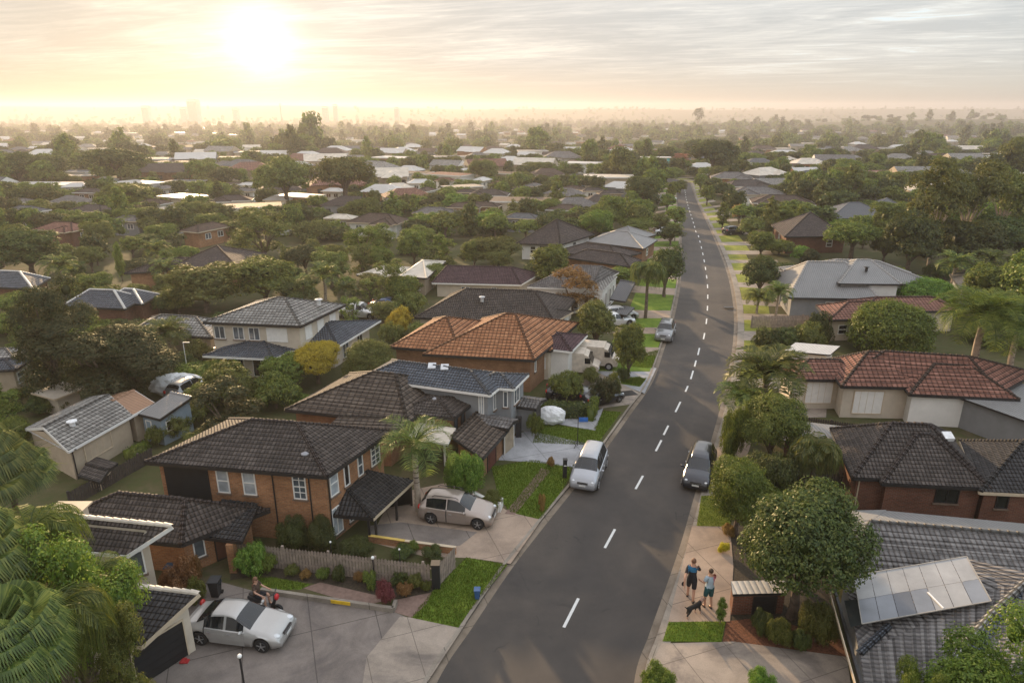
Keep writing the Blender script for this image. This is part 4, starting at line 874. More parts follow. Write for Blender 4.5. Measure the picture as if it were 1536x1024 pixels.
# shapes in crown radii: (lobe centre, lobe radii), the height of the crown's base and the limbs
def lobes(kind, seed):
    r = random.Random(seed); out = []
    if kind == 'round':
        out.append(((0, 0, 1.25), (.72, .72, .72)))
        for i in range(9): a = i*2.4+r.uniform(-.3, .3); z = r.uniform(.85, 1.75); q = r.uniform(.42, .6)*(1.1-.35*abs(z-1.2)); out.append(((math.cos(a)*q, math.sin(a)*q, z), (r.uniform(.34, .48),)*2+(r.uniform(.3, .42),)))
    elif kind == 'spread':
        for i in range(13): a = i*2.4; q = .7*math.sqrt(i/12); z = 1.35-.45*q*q+r.uniform(-.12, .14); s = r.uniform(.3, .44); out.append(((math.cos(a)*q, math.sin(a)*q, z), (s, s, s*.75)))
    elif kind == 'tall':
        for i in range(12): z = .7+i*.19; q = .5*math.sin(min(1, (i+1.5)/7)*1.57)*(1 if i < 8 else (13-i)/6); a = i*2.4; out.append(((math.cos(a)*q, math.sin(a)*q, z), (.42-.012*i,)*2+(.36,)))
    elif kind == 'gum':
        for i in range(12): a = i*2.4; q = .72*math.sqrt((i+.5)/12); z = 2.35-.8*q+r.uniform(-.6, .35); s = r.uniform(.28, .42); out.append(((math.cos(a)*q, math.sin(a)*q, z), (s, s, s*.7)))
    elif kind == 'bush':
        out.append(((0, 0, .42), (.5, .5, .42)))
        for i in range(13): a = i*2.4; q = r.uniform(.25, .8); sz_ = r.uniform(.2, .38); out.append(((math.cos(a)*q, math.sin(a)*q, r.uniform(.25, 1.0-.35*q)), (sz_, sz_, sz_*r.uniform(.7, 1.2))))
    elif kind == 'dome':
        out.append(((0, 0, .45), (.85, .85, .55)))
        for i in range(14): a = i*2.4; q = .72*math.sqrt(i/13); out.append(((math.cos(a)*q, math.sin(a)*q, .85-.5*q*q), (.28, .28, .24)))
    elif kind == 'wild':                               # ragged, separate boughs
        for i in range(16): a = i*2.4; q = r.uniform(.25, .85); z = r.uniform(.5, 2.3); q *= 1.15-.3*abs(z-1.2); out.append(((math.cos(a)*q, math.sin(a)*q, z), (r.uniform(.24, .38),)*2+(r.uniform(.2, .32),)))
    return out
CACHE = {}
def proto(kind, lod, seed, m):
    key = (kind, lod, seed, m)
    if key in CACHE: return CACHE[key]
    lb = lobes(kind, seed); rnd = np.random.default_rng(seed*7+lod); nc, nl, sz, rs = {3: (150, 26, .043, .13), 2: (60, 16, .075, .15), 1: (20, 11, .125, .17), 0: (8, 7, .22, .2)}[lod]
    if kind in ('gum', 'wild'): sz *= .9
    L = LMB(); ev = []; ef = []; k = 0
    for i, (c, r) in enumerate(lb):
        c = np.array(c); r = np.array(r); n = max(4, int(nc*(r[0]/.4)**2)); d = dirs(n, rnd); d[:, 2] = np.where(d[:, 2] < -.5, -d[:, 2], d[:, 2])
        cc = c+d*r*(.86+.26*rnd.random(n))[:, None]; keep = np.ones(n, bool)
        for j, (c2, r2) in enumerate(lb):
            if j != i: keep &= (((cc-np.array(c2))/np.array(r2))**2).sum(1) > .48
        cc = cc[keep]; dd = d[keep]; n = len(cc)
        if n:
            e = dirs(n*nl, rnd); C2 = np.repeat(cc, nl, 0); D2 = np.repeat(dd, nl, 0); sub = rs*(.6+.6*rnd.random(n)).repeat(nl)[:, None]
            P = C2+(e*.8+D2*.25)*sub*np.array([1, 1, .75]); L.leaves(P, e*.55+D2*.6+np.array([0, 0, .45])+rnd.normal(size=P.shape)*.35, sz, rnd)
        v, f = ico(c, r*(.62 if kind not in ('gum', 'wild') else .42), seed+i); ev.append(v); ef += [[q+k for q in w] for w in f]; k += len(v)
    me = L.mesh('crown_'+kind, LM[m], (np.concatenate(ev), ef))
    mb = MB(); bm_ = barkp if kind == 'gum' else bark; zc = min(c[2]-r[2] for c, r in lb)
    if kind not in ('bush', 'dome'):
        fork = max(.3, zc*(.62 if kind == 'gum' else .85)); w = .085 if kind != 'gum' else .045
        rr = random.Random(seed)
        if lod >= 1:
            mb.tube([(0, 0, -.06), (.01, .02, fork*.5), (0, 0, fork)], [w*1.25, w*.95, w*.8], bm_, 8 if lod > 1 else 5)
            sel = lb if kind == 'gum' else lb[:8]
            for c, r in sel:
                mx = Vector((c[0]*.45, c[1]*.45, fork+(c[2]-fork)*.55)); mb.tube([(0, 0, fork-.03), mx, Vector(c)+Vector((0, 0, -r[2]*.3))], [w*.6, w*.36, w*.12], bm_, 6 if lod > 1 else 4)
        else: mb.tube([(0, 0, -.1), (0, 0, fork+.2)], [w*1.2, w*.6], bm_, 5)
    else: mb.tube([(0, 0, -.05), (0, 0, .4)], [.06, .03], bm_, 5)
    CACHE[key] = (me, mb.mesh('trunk_'+kind)); return CACHE[key]
def palm_proto(style, lod, seed, hgt, m='palm'):
    """fronds one unit long on a trunk hgt units high; style feather, fan or weep"""
    key = (style, lod, seed, hgt, m)
    if key in CACHE: return CACHE[key]
    rnd = random.Random(seed); mb = MB(); mat = LM[m]; nf = {4: 17, 3: 44, 2: 30, 1: 20, 0: 13}[lod]; nl = {4: 46, 3: 52, 2: 30, 1: 13, 0: 6}[lod]; nf = nf if style != 'fan' else int(nf*1.3)
    Z = Vector((0, 0, 1))
    for i in range(nf):
        a = i*2.39996+rnd.uniform(-.2, .2); el = (.25+1.05*(i/nf)) if style != 'weep' else .5+.9*(i/nf); el += rnd.uniform(-.1, .1); ln = rnd.uniform(.85, 1.1)*(.82 if i > nf*.75 else 1)
        drop = {'feather': 1.25, 'fan': .55, 'weep': 2.1}[style]*(1.25-.5*i/nf); h = Vector((math.cos(a), math.sin(a), 0)); pts = []; p = Vector((0, 0, hgt)); ang = el; st = ln/10
        for k in range(11): pts.append(p.copy()); p = p+(h*math.cos(ang)+Z*math.sin(ang))*st; ang -= drop*.1*(1+k*.12)
        sdv = h.cross(Z)
        if lod: mb.tube(pts, [.014-.0011*k for k in range(11)], mat, 4, cap=False)
        if style == 'fan':                          # round pleated leaf at the end of a stalk
            c = pts[5]; d0 = (pts[6]-pts[5]).normalized(); n = nl
            for k in range(n):
                t = (k/(n-1)-.5)*math.pi*1.35; dd = d0*math.cos(t)+sdv*math.sin(t); e = c+dd*.42+Z*(-.10*abs(t)); mdl = c+dd*.3; wv = dd.cross(Z).normalized()*.42*math.pi*1.3/n*.42
                tip = e+Z*-.16; mb.face([c, mdl-wv, mdl+wv], mat, [(0, 0)]*3); mb.face([mdl-wv, mdl+wv, tip], mat, [(0, 0)]*3)
            continue
        for k in range(nl):
            t = (k+.8)/nl; f = t*9.99; j = int(f); q = pts[j].lerp(pts[min(j+1, 10)], f-j); dr = (pts[min(j+1, 10)]-pts[j]).normalized(); w_ = .34*math.sin(math.pi*min(1, .12+t*.88))**.6*(1 if style == 'feather' else 1.25)
            for s_ in (-1, 1):
                up_ = .30 if style == 'feather' else -.5; w2 = w_*rnd.uniform(.8, 1.12); o_ = (sdv*s_+dr*(.75+rnd.uniform(-.18, .18))+Z*(up_+rnd.uniform(-.15, .15))).normalized(); tip = q+o_*w2+Z*(-.20*w2*(1 if style == 'feather' else 4.0)); md = q+o_*w_*.5; wv = dr*(.55/nl*(.8 if lod < 3 else .5))
                mb.face([q-wv*.5, q+wv*.5, md+wv, md-wv], mat, [(0, 0)]*4); mb.face([md-wv, md+wv, tip], mat, [(0, 0)]*3)
    me = mb.mesh('fronds'); tb = MB(); n = 7; tb.tube([(.02*math.sin(k), 0, hgt*k/n-.03) for k in range(n+1)], [.075-.022*k/n for k in range(n+1)], bark if style != 'feather' else barkp, 8)
    if lod: 
        for k in range(int(hgt*9)): tb.tube([(0, 0, k/9), (0, 0, k/9+.02)], .074-.018*k/9/max(hgt, .1), bark, 8)
        tb.tube([(0, 0, hgt-.18), (0, 0, hgt-.02), (0, 0, hgt+.05)], [.06, .085, .03], LM[m], 8)
    CACHE[key] = (me, tb.mesh('palm_trunk')); return CACHE[key]
TREES = []
rt = random.Random(77)
def plant(meshes, name, p, r, hz, label, cat, group=None, parts=True, crown='crown'):
    me, tm = meshes; ang = rt.uniform(0, 6.28); root = empty(name, (p.x, p.y, p.z)); root.rotation_euler[2] = ang; root.scale = (r, r, hz); tag(root, label, cat, group)
    for nm, d in ((crown, me), ('trunk', tm)):
        o = bpy.data.objects.new(nm, d); C.objects.link(o); o.parent = root
    FOOT.append((p.x, p.y, r*.7)); return root
HT = dict(round=2.12, spread=1.75, tall=3.1, gum=2.95, bush=1.12, dome=1.1, wild=2.55)
def tree(kind, cx, by, wpx, ty, m, label, lod=3, seed=1, cat=None, name=None, group=None, z0=GZ):
    p = G(cx, by, z0); d = depth(p); r = wpx*d/F/2; top = zat(p.y, ty); h = max(.25, top-p.z); hz = h/HT[kind]
    cat = cat or ('shrub' if kind in ('bush', 'dome') else 'tree'); name = name or {'round': 'round_tree', 'spread': 'spreading_tree', 'tall': 'tall_tree', 'gum': 'gum_tree', 'bush': 'shrub', 'dome': 'dome_shrub', 'wild': 'ragged_tree'}[kind]
    return plant(proto(kind, lod, seed, m), name, p, r/1.06, hz, label, cat, group)
def palm(cx, by, wpx, ty, style, label, lod=2, seed=1, m='palm', group=None):
    p = G(cx, by, GZ); d = depth(p); r = wpx*d/F/2; top = zat(p.y, ty); fr = r/.8; hg = max(.25, (top-p.z)/fr-.38); hg = round(hg*4)/4
    return plant(palm_proto(style, lod, seed, hg, m), 'palm_tree', p, fr, fr, label, 'palm tree', group, crown='fronds')
t_ = tree
# right verge, near
t_('round', 1187, 925, 186, 738, 'dark', 'big round green tree with a twisting pale trunk beside the brick shed', seed=3)
t_('round', 1103, 800, 96, 688, 'bright', 'light green street tree with thin stems behind the dark parked car', seed=5)
t_('round', 1152, 700, 92, 592, 'green', 'dense rounded green tree in front of the white shutter wall', seed=6)
palm(1140, 650, 122, 530, 'feather', 'arching feather palm at the footpath beside the red tiled house', seed=2); palm(1104, 665, 70, 575, 'feather', 'smaller feather palm leaning over the footpath below the arching palm', seed=3)
palm(1213, 745, 84, 655, 'weep', 'drooping grass-like palm beside the red brick house', seed=4)
for a in ((1152, 745, 84, 672, 'dark', 'dark shrub between the dense round tree and the drooping palm'), (1100, 690, 44, 600, 'green', 'tall green shrub at the foot of the street palms'), (1170, 765, 34, 730, 'bright', 'small bright lime shrub behind the big round tree'),
          (1256, 775, 34, 736, 'pink', 'pink flowering shrub at the corner of the red brick house'), (1225, 790, 50, 745, 'dark', 'low dark shrub in front of the drooping palm'), (1142, 950, 34, 918, 'dark', 'dark round shrub in front of the brick shed door'),
          (1168, 966, 38, 930, 'green', 'green shrub on the bark mulch below the big round tree'), (1222, 962, 50, 905, 'olive', 'yellow green shrub between the pale trunk and the corner house'), (1200, 975, 30, 945, 'dark', 'small dark shrub at the mulch edge'),
          (1092, 800, 22, 788, 'rust', 'small reddish shrub at the edge of the footpath'), (1085, 828, 16, 812, 'gold', 'tiny golden flower bush beside the footpath'), (985, 1050, 56, 1003, 'bright', 'bright shrub cut by the bottom edge beside the road'),
          (1140, 1050, 44, 1003, 'bright', 'bright shrub top at the bottom edge on the right driveway')):
    t_('bush', *a, seed=2)
t_('tall', 1080, 936, 20, 896, 'bright', 'slender young tree standing by the two walkers', lod=2, seed=2, name='young_tree')
# foreground branches lower right
t_('wild', 1462, 1170, 210, 905, 'bright', 'leafy branches of a tree rising over the grey roof at the bottom right corner', seed=9); t_('wild', 1350, 1150, 70, 980, 'bright', 'sparse leafy tree top at the bottom edge left of the corner branches', seed=4)
# left foreground palms
palm(10, 930, 170, 668, 'fan', 'bright fan palm at the left edge beside the outbuilding', lod=3, seed=5); palm(62, 900, 110, 700, 'fan', 'second fan palm just right of the bright one at the left edge', lod=3, seed=15)
palm(18, 1130, 190, 812, 'fan', 'lower fan palm cut by the left edge', lod=3, seed=7); palm(138, 1150, 170, 905, 'weep', 'drooping feather palm low in front of the black garage door', lod=3, seed=8, m='green'); palm(70, 1240, 190, 930, 'fan', 'fan palm crown cut by the bottom edge', lod=3, seed=9)
palm(100, 1010, 150, 775, 'weep', 'tall drooping palm in front of the cream gable', lod=3, seed=6, m='green'); palm(182, 1030, 120, 850, 'weep', 'drooping palm nearest the window of the cream gable', lod=3, seed=16)
t_('wild', 150, 1080, 170, 778, 'bright', 'leafy green tree among the lower left palms', seed=8); t_('wild', 215, 1120, 90, 890, 'olive', 'thin leafy tree hanging over the garage roof', seed=7)
palm(627, 765, 116, 640, 'feather', 'feather palm beside the champagne hatchback', lod=4, seed=9)
t_('bush', 700, 745, 66, 676, 'bright', 'large bright green shrub right of the feather palm', seed=3); t_('bush', 737, 765, 36, 738, 'olive', 'flowering shrub behind the low white garden wall', seed=4)
t_('bush', 445, 826, 52, 779, 'dark', 'left of two dark shrubs against the orange brick wall', seed=5); t_('bush', 484, 824, 50, 781, 'dark', 'right of two dark shrubs against the orange brick wall', seed=6)
t_('bush', 535, 832, 46, 808, 'dark', 'low clipped shrub inside the picket fence', seed=2)
for i, a in enumerate(((378, 862, 48, 818, 'bright', 'bright shrub at the left end of the picket fence'), (402, 858, 32, 830, 'green', 'green shrub second from the left end of the picket fence'), (440, 862, 24, 848, 'olive', 'olive plant in the fence bed, left part'),
        (508, 872, 22, 850, 'dark', 'dark plant in the middle of the fence bed'), (486, 868, 22, 852, 'green', 'green plant below the third fence post'), (556, 880, 26, 858, 'green', 'green plant in the fence bed right of the garden lamp'), (580, 905, 30, 872, 'pink', 'pink flowering bush beside the gravel corner'),
        (600, 876, 28, 858, 'dark', 'dark plant near the right end of the fence bed'), (622, 882, 26, 862, 'olive', 'olive plant near the black fence pillar'), (608, 892, 26, 874, 'rust', 'rusty low plant at the gravel corner'), (540, 872, 18, 858, 'rust', 'rusty plant in the middle of the fence bed'),
        (460, 866, 20, 855, 'rust', 'rusty plant in the left part of the fence bed'), (640, 886, 18, 870, 'green', 'small green plant right beside the black fence pillar'), (272, 895, 58, 842, 'rust', 'autumn coloured bush beside the silver sedan'), (298, 905, 34, 868, 'green', 'green bush behind the roof of the silver sedan'),
        (292, 870, 26, 836, 'rust', 'small reddish bush by the brick entry'), (605, 832, 40, 820, 'dark', 'dark garden plant inside the brick edged bed'), (650, 838, 38, 822, 'dark', 'dark garden plant near the far end of the enclosed bed'), (622, 826, 18, 812, 'green', 'small green plant inside the enclosed bed'),
        (826, 690+10, 14, 686, 'rust', 'small red leaved bush in the lawn beside the people mover'), (813, 765, 14, 742, 'rust', 'small brown stick plant on the verge'), (706, 650+45, 20, 676, 'bright', 'small shrub by the red brown door'))):
    t_('bush', *a, lod=2, seed=3+i % 3)
# left middle ground
t_('wild', 168, 612, 178, 478, 'magnolia', 'wide dark magnolia with bronze leaves above the outbuilding', seed=11); t_('wild', 92, 600, 118, 418, 'magnolia', 'taller left half of the dark magnolia pair', seed=12); t_('round', 205, 600, 112, 492, 'magnolia', 'right half of the dark magnolia group beside the lawn', seed=4)
t_('round', 20, 690, 70, 632, 'green', 'green tree at the left edge above the bright drooping palm', seed=3)
t_('bush', 345, 592, 58, 541, 'bright', 'perfectly round clipped bright green bush on the lawn', seed=2); t_('round', 478, 575, 80, 512, 'gold', 'golden yellow tree in front of the cream two storey house', seed=6); t_('round', 553, 578, 76, 508, 'olive', 'olive green tree right of the golden tree', seed=7)
for a in ((415, 612, 76, 564, 'green', 'broad mixed shrub below the golden tree'), (385, 606, 34, 578, 'bright', 'light shrub left of the broad mixed shrub'), (455, 612, 40, 592, 'bright', 'bright low shrub beside the tan roof edge'), (258, 658, 48, 622, 'olive', 'olive shrub right of the blue grey shed'),
          (290, 640, 46, 605, 'olive', 'yellowish shrub behind the blue grey shed'), (238, 668, 30, 640, 'green', 'green shrub at the shed corner'), (208, 690, 36, 672, 'green', 'low hedge-like shrub against the outbuilding wall'), (95, 615, 44, 588, 'green', 'shrub in front of the cream carport'), (60, 620, 50, 596, 'dark', 'dark shrub left of the cream carport'),
          (300, 545, 44, 512, 'olive', 'shrub at the left corner of the cream two storey house'), (280, 560, 40, 530, 'dark', 'dark shrub beside the thin white pole'), (600, 500, 44, 462, 'gold', 'golden autumn shrub behind the terracotta roof'), (612, 475, 56, 440, 'olive', 'olive shrub between the two parked cars and the dark roof'), (590, 520, 40, 485, 'olive', 'shrub at the left tip of the terracotta roof'),
          (905, 606, 44, 566, 'magnolia', 'dark bronze bush by the third driveway'), (918, 598, 30, 560, 'green', 'green bush right of the bronze bush'), (885, 575, 34, 553, 'olive', 'olive shrub beside the beige van'), (935, 571, 22, 552, 'dark', 'small dark shrub under the slim street tree'), (803, 655, 26, 622, 'green', 'shrub at the black pillar of the grey house'),
          (745, 612, 40, 585, 'gold', 'golden shrub between the ribbed roof and the grey house'), (862, 545, 30, 525, 'green', 'green hedge shrub right of the white van')):
    t_('bush', *a, lod=2, seed=4)
palm(256, 538, 66, 484, 'feather', 'grey green palm left of the cream two storey house', lod=2, seed=3)
t_('round', 850, 605, 52, 555, 'green', 'small round topped tree over the dark car in the driveway', lod=2, seed=7); t_('round', 942, 568, 54, 487, 'green', 'slim green street tree on the left verge', lod=2, seed=8)
t_('round', 893, 527, 64, 452, 'olive', 'olive and orange tree beside the white parked cars', lod=2, seed=9); t_('wild', 858, 470, 70, 402, 'rust', 'orange autumn tree over the white house with the curved parapet', lod=2, seed=5); t_('round', 996, 445, 60, 370, 'dark', 'dark dense street tree on the left verge', lod=2, seed=10)
palm(968, 477, 58, 396, 'weep', 'bright palm-like tree with two trunks on the left verge', lod=2, seed=10, m='palm')
# right middle ground
for a in ((1330, 528, 128, 456, 'bright', 'large bright dome shaped bush behind the red tiled house'), (1381, 466, 104, 419, 'bright', 'dome shaped bush above the larger dome')): t_('dome', *a, seed=2)
palm(1450, 590, 128, 450, 'feather', 'large feathery palm right of the dome shaped bush', lod=3, seed=11, m='green'); palm(1502, 600, 110, 462, 'feather', 'second feathery palm at the right edge behind the red roof', lod=3, seed=12, m='green')
palm(1162, 485, 44, 428, 'feather', 'tall thin palm behind the timber fence', lod=2, seed=13); palm(1135, 470, 40, 436, 'feather', 'low palm left of the tall thin palm', lod=2, seed=14)
t_('round', 1138, 445, 56, 382, 'dark', 'dark green tree on the right verge beside the large grey roof', lod=2, seed=12)
for a in ((1148, 522, 44, 492, 'dark', 'dark hedge shrub below the timber fence, left one'), (1180, 522, 48, 494, 'dark', 'dark hedge shrub below the timber fence, middle one'), (1212, 524, 50, 486, 'olive', 'olive shrub at the right end of the hedge'), (1228, 512, 40, 470, 'dark', 'tall dark shrub beside the red roof'), (1215, 540, 22, 524, 'dark', 'small dark shrub at the white garage')):
    t_('bush', *a, lod=2, seed=5)
def autolabel(kind, p, used):
    l_, n_ = autolabel0(kind, p, used)
    if len(l_.split()) > 16: l_ = l_.replace('just ', ''); l_ = ' '.join(l_.split()[len(l_.split())-16:]) if len(l_.split()) > 16 else l_
    return l_, n_
def autolabel0(kind, p, used):
    """words that place a tree or house by its look and by the landmark nearest to it"""
    best = sorted(LAND, key=lambda q: math.hypot(q[0]-p.x, q[1]-p.y))
    for q in best[:5]:
        pa, pb = pix(p.x, p.y, p.z), pix(q[0], q[1], 0); dx = pa[0]-pb[0]; dy = p.y-q[1]
        rel = ('just ' if math.hypot(q[0]-p.x, dy) < 16 else '')+(('left of' if dx < 0 else 'right of') if abs(dx) > abs(pa[1]-pb[1])*1.1 else ('beyond' if dy > 0 else 'in front of'))
        lb = '%s %s %s' % (kind, rel, q[2])
        if lb not in used: used[lb] = 1; return lb, None
    q = best[0]; pa, pb = pix(p.x, p.y, p.z), pix(q[0], q[1], 0); rel = ('left of' if pa[0] < pb[0] else 'right of') if abs(pa[0]-pb[0]) > abs(pa[1]-pb[1])*1.1 else ('beyond' if p.y > q[1] else 'in front of')
    lb0 = '%s %s %s' % (kind, rel, q[2]); used[lb0] = used.get(lb0, 0)+1; n = used[lb0]; ORD = ['', 'second', 'third', 'fourth', 'fifth', 'sixth', 'seventh', 'eighth', 'ninth', 'tenth']
    return (lb0, None)
USED = {}
far_extra = [((1045, 176), 'the tall lone tree on the skyline'), ((985, 250), 'the turquoise building'), ((338, 176), 'the tall office tower'), ((860, 250), 'the red brown roof'), ((1180, 232), 'the long white roof'), ((1222, 272), 'the blue grey gabled house'), ((55, 285), 'the long flat white roof'), ((190, 270), 'the dark pine-like tree'), ((430, 300), 'the twin golden trees'), ((1435, 360), 'the tall gum trees'), ((1067, 262), 'the great tree at the street end'), ((890, 300), 'the dark roofed cottage'), ((650, 335), 'the grey hip roof'), ((565, 350), 'the rosy brown roof'), ((88, 362), 'the red brown brick bungalow'), ((1175, 315), 'the row of brown roofs')]
for (x, y), w in far_extra: p = G(x, y); LAND.append((p.x, p.y, w))
# ---------------------------------------------------------------- houses of the middle distance: x, eave row, width in the picture, roof, wall
WORD = dict(grey='grey', brown='brown', umber='dark brown', red='red brown', terra='orange tiled', white='white', mauve='grey brown', metaldk='dark', purple='plum', bluegrey='blue grey', lgrey='pale grey', teal='teal', metald='grey metal', cream='cream')
def midhouse(cx, ey, wpx, roof, wall, ang=None, two=False, label=None, flat=False, near=1, wins=True):
    p = G(cx, ey+wpx*.05); d = depth(p); Wm = max(5, wpx*d/F*.84); Dm = Wm*rt.uniform(.5, .66); ze = (2.4 if not two else 4.3)
    ang = R(rt.choice((-14, -10, -6, 66, 170, 12)) if ang is None else ang); ex = Vector((math.cos(ang), math.sin(ang))); ey_ = Vector((-ex.y, ex.x))
    if ex.x < 0: ex, ey_ = -ex, -ey_
    c = p.to_2d()+Vector((0, Dm*.5)); zg = tz(c.x, c.y)+GZ if c.y > 200 else GZ
    mk = lambda c, a, b: [c-ex*a/2+ey_*b/2, c-ex*a/2-ey_*b/2, c+ex*a/2-ey_*b/2, c+ex*a/2+ey_*b/2]
    h = House('', near); kind = 'flat' if flat else 'hip'; f = trimw if rt.random() < .5 else trimc
    q = mk(c, Wm, Dm); h.wing([q[0], q[1], q[2], q[3]], zg+ze, rt.uniform(.36, .46), roof, wall, kind, z0=zg, ov=.35, axis=1, fascia=f)
    if not flat and Wm > 7:
        c2 = c+ex*Wm*rt.choice((-.2, .22))-ey_*Dm*.32; q = mk(c2, Dm*.7, Dm*.75); h.wing([q[0], q[1], q[2], q[3]], zg+ze*.985, .4, roof, wall, 'hip', z0=zg, ov=.35, axis=0, fascia=f)
    if wins:
        for t in ((.2, .5, .8) if Wm > 8 else (.3, .7)): h.win(0, 1, t, 1.1, .9 if not two else 1.1, zg+ze-1.35, 'slide', gl=glassd if rt.random() < .6 else glass)
        h.win(0, 2, .5, 1.0, .9, zg+ze-1.35, 'slide', gl=glass)
    lb = label or autolabel('%s roofed house with %s walls' % (WORD[roof], {'tbrick': 'brown brick', 'rbrick': 'red brick'}.get(wall, wall)), Vector((c.x, c.y, zg)), USED)[0]
    h.label = lb; h.group = 'houses of the middle distance'; h.finish(); return c
for a in ((33,336,66,'grey','white'), (135,334,72,'umber','brick'), (88,366,86,'red','rbrick'), (305,366,78,'brown','brick'), (112,294,44,'white','grey'), (132,304,50,'umber','tbrick'), (158,284,28,'white','white'), (242,298,42,'mauve','white'), (345,317,68,'umber','white'),
          (228,323,52,'brown','white'), (250,337,34,'cream','tbrick'), (190,352,58,'mauve','grey'), (368,302,40,'mauve','white'), (457,333,36,'brown','blue'), (510,348,48,'cream','beige'), (565,353,98,'brown','white'), (650,338,70,'mauve','grey'), (697,329,60,'brown','brick'), (668,340,30,'mauve','white'), (630,288,48,'white','white'),
          (668,284,36,'red','white'), (638,302,30,'brown','white'), (700,304,42,'umber','grey'), (733,308,72,'umber','white'), (727,327,56,'brown','brick'), (722,284,42,'white','white'), (746,290,30,'red','white'), (785,299,40,'umber','white'), (800,293,34,'mauve','grey'), (822,278,40,'brown','white'),
          (890,301,44,'umber','white'), (860,299,22,'brown','white'), (957,324,30,'grey','white'), (915,306,44,'umber','beige'), (848,333,64,'brown','beige'), (784,347,60,'grey','grey'), (860,255,36,'red','white'), (865,278,40,'grey','blue'), (770,254,30,'white','white'),
          (1102,279,74,'mauve','brick'), (1122,291,86,'umber','beige'), (1140,304,92,'mauve','white'), (1180,320,108,'brown','beige'), (1222,274,62,'grey','grey'), (1195,260,30,'brown','white'), (1180,235,48,'white','grey'), (1148,228,44,'brown','brick'), (1185,248,38,'cream','white'), (1242,227,30,'grey','white'), (1280,246,42,'lgrey','white'),
          (1350,224,36,'white','white'), (1310,290,20,'white','white'), (1322,237,26,'brown','white'), (1435,225,30,'lgrey','white'), (700,268,24,'white','white'), (500,303,30,'white','white'), (375,292,26,'white','white'), (415,318,30,'white','white'), (560,262,34,'white','white'), (600,276,30,'lgrey','white'), (28,320,40,'mauve','white')):
    midhouse(*a)
midhouse(55, 288, 116, 'white', 'grey', ang=-3, flat=True, label='long low building with a flat white roof at the left'); midhouse(985, 254, 54, 'white', 'teal', ang=-5, flat=True, two=True, label='turquoise walled building with a flat white roof near the end of the street')
midhouse(1163, 226, 60, 'cream', 'rbrick', ang=-3, flat=True, label='long flat roofed hall beyond the street end'); midhouse(1010, 230, 30, 'lgrey', 'blue', flat=True, label='small blue walled building left of the street end')
# ---------------------------------------------------------------- trees of the middle distance
KW = dict(round='round', spread='spreading', tall='upright', gum='tall gum', bush='bushy', wild='ragged', dome='domed'); MWD = dict(green='green', dark='dark green', olive='olive', bright='bright green', gold='golden', rust='rusty', pink='pinkish', magnolia='bronze', palm='green')
def mt(kind, cx, by, w, ty, m, lod=None, seed=None, label=None):
    lod = lod if lod is not None else (2 if w >= 44 or by > 400 else 1); seed = seed or rt.randint(1, 3); p = G(cx, by)
    big = depth(p)*w/F; sz = 'broad' if big > 11 else ('small' if big < 5.5 else ''); 
    lb = label or autolabel(('%s %s %s tree' % (sz, KW[kind], MWD[m])).strip().replace('  ', ' '), p, USED)[0]
    tree(kind, cx, by, w, ty, m, lb, lod=lod, seed=seed, group='garden trees between the houses', z0=p.z if p.y > 200 else GZ)
    return p
def zfix(): pass
_tree_G = tree
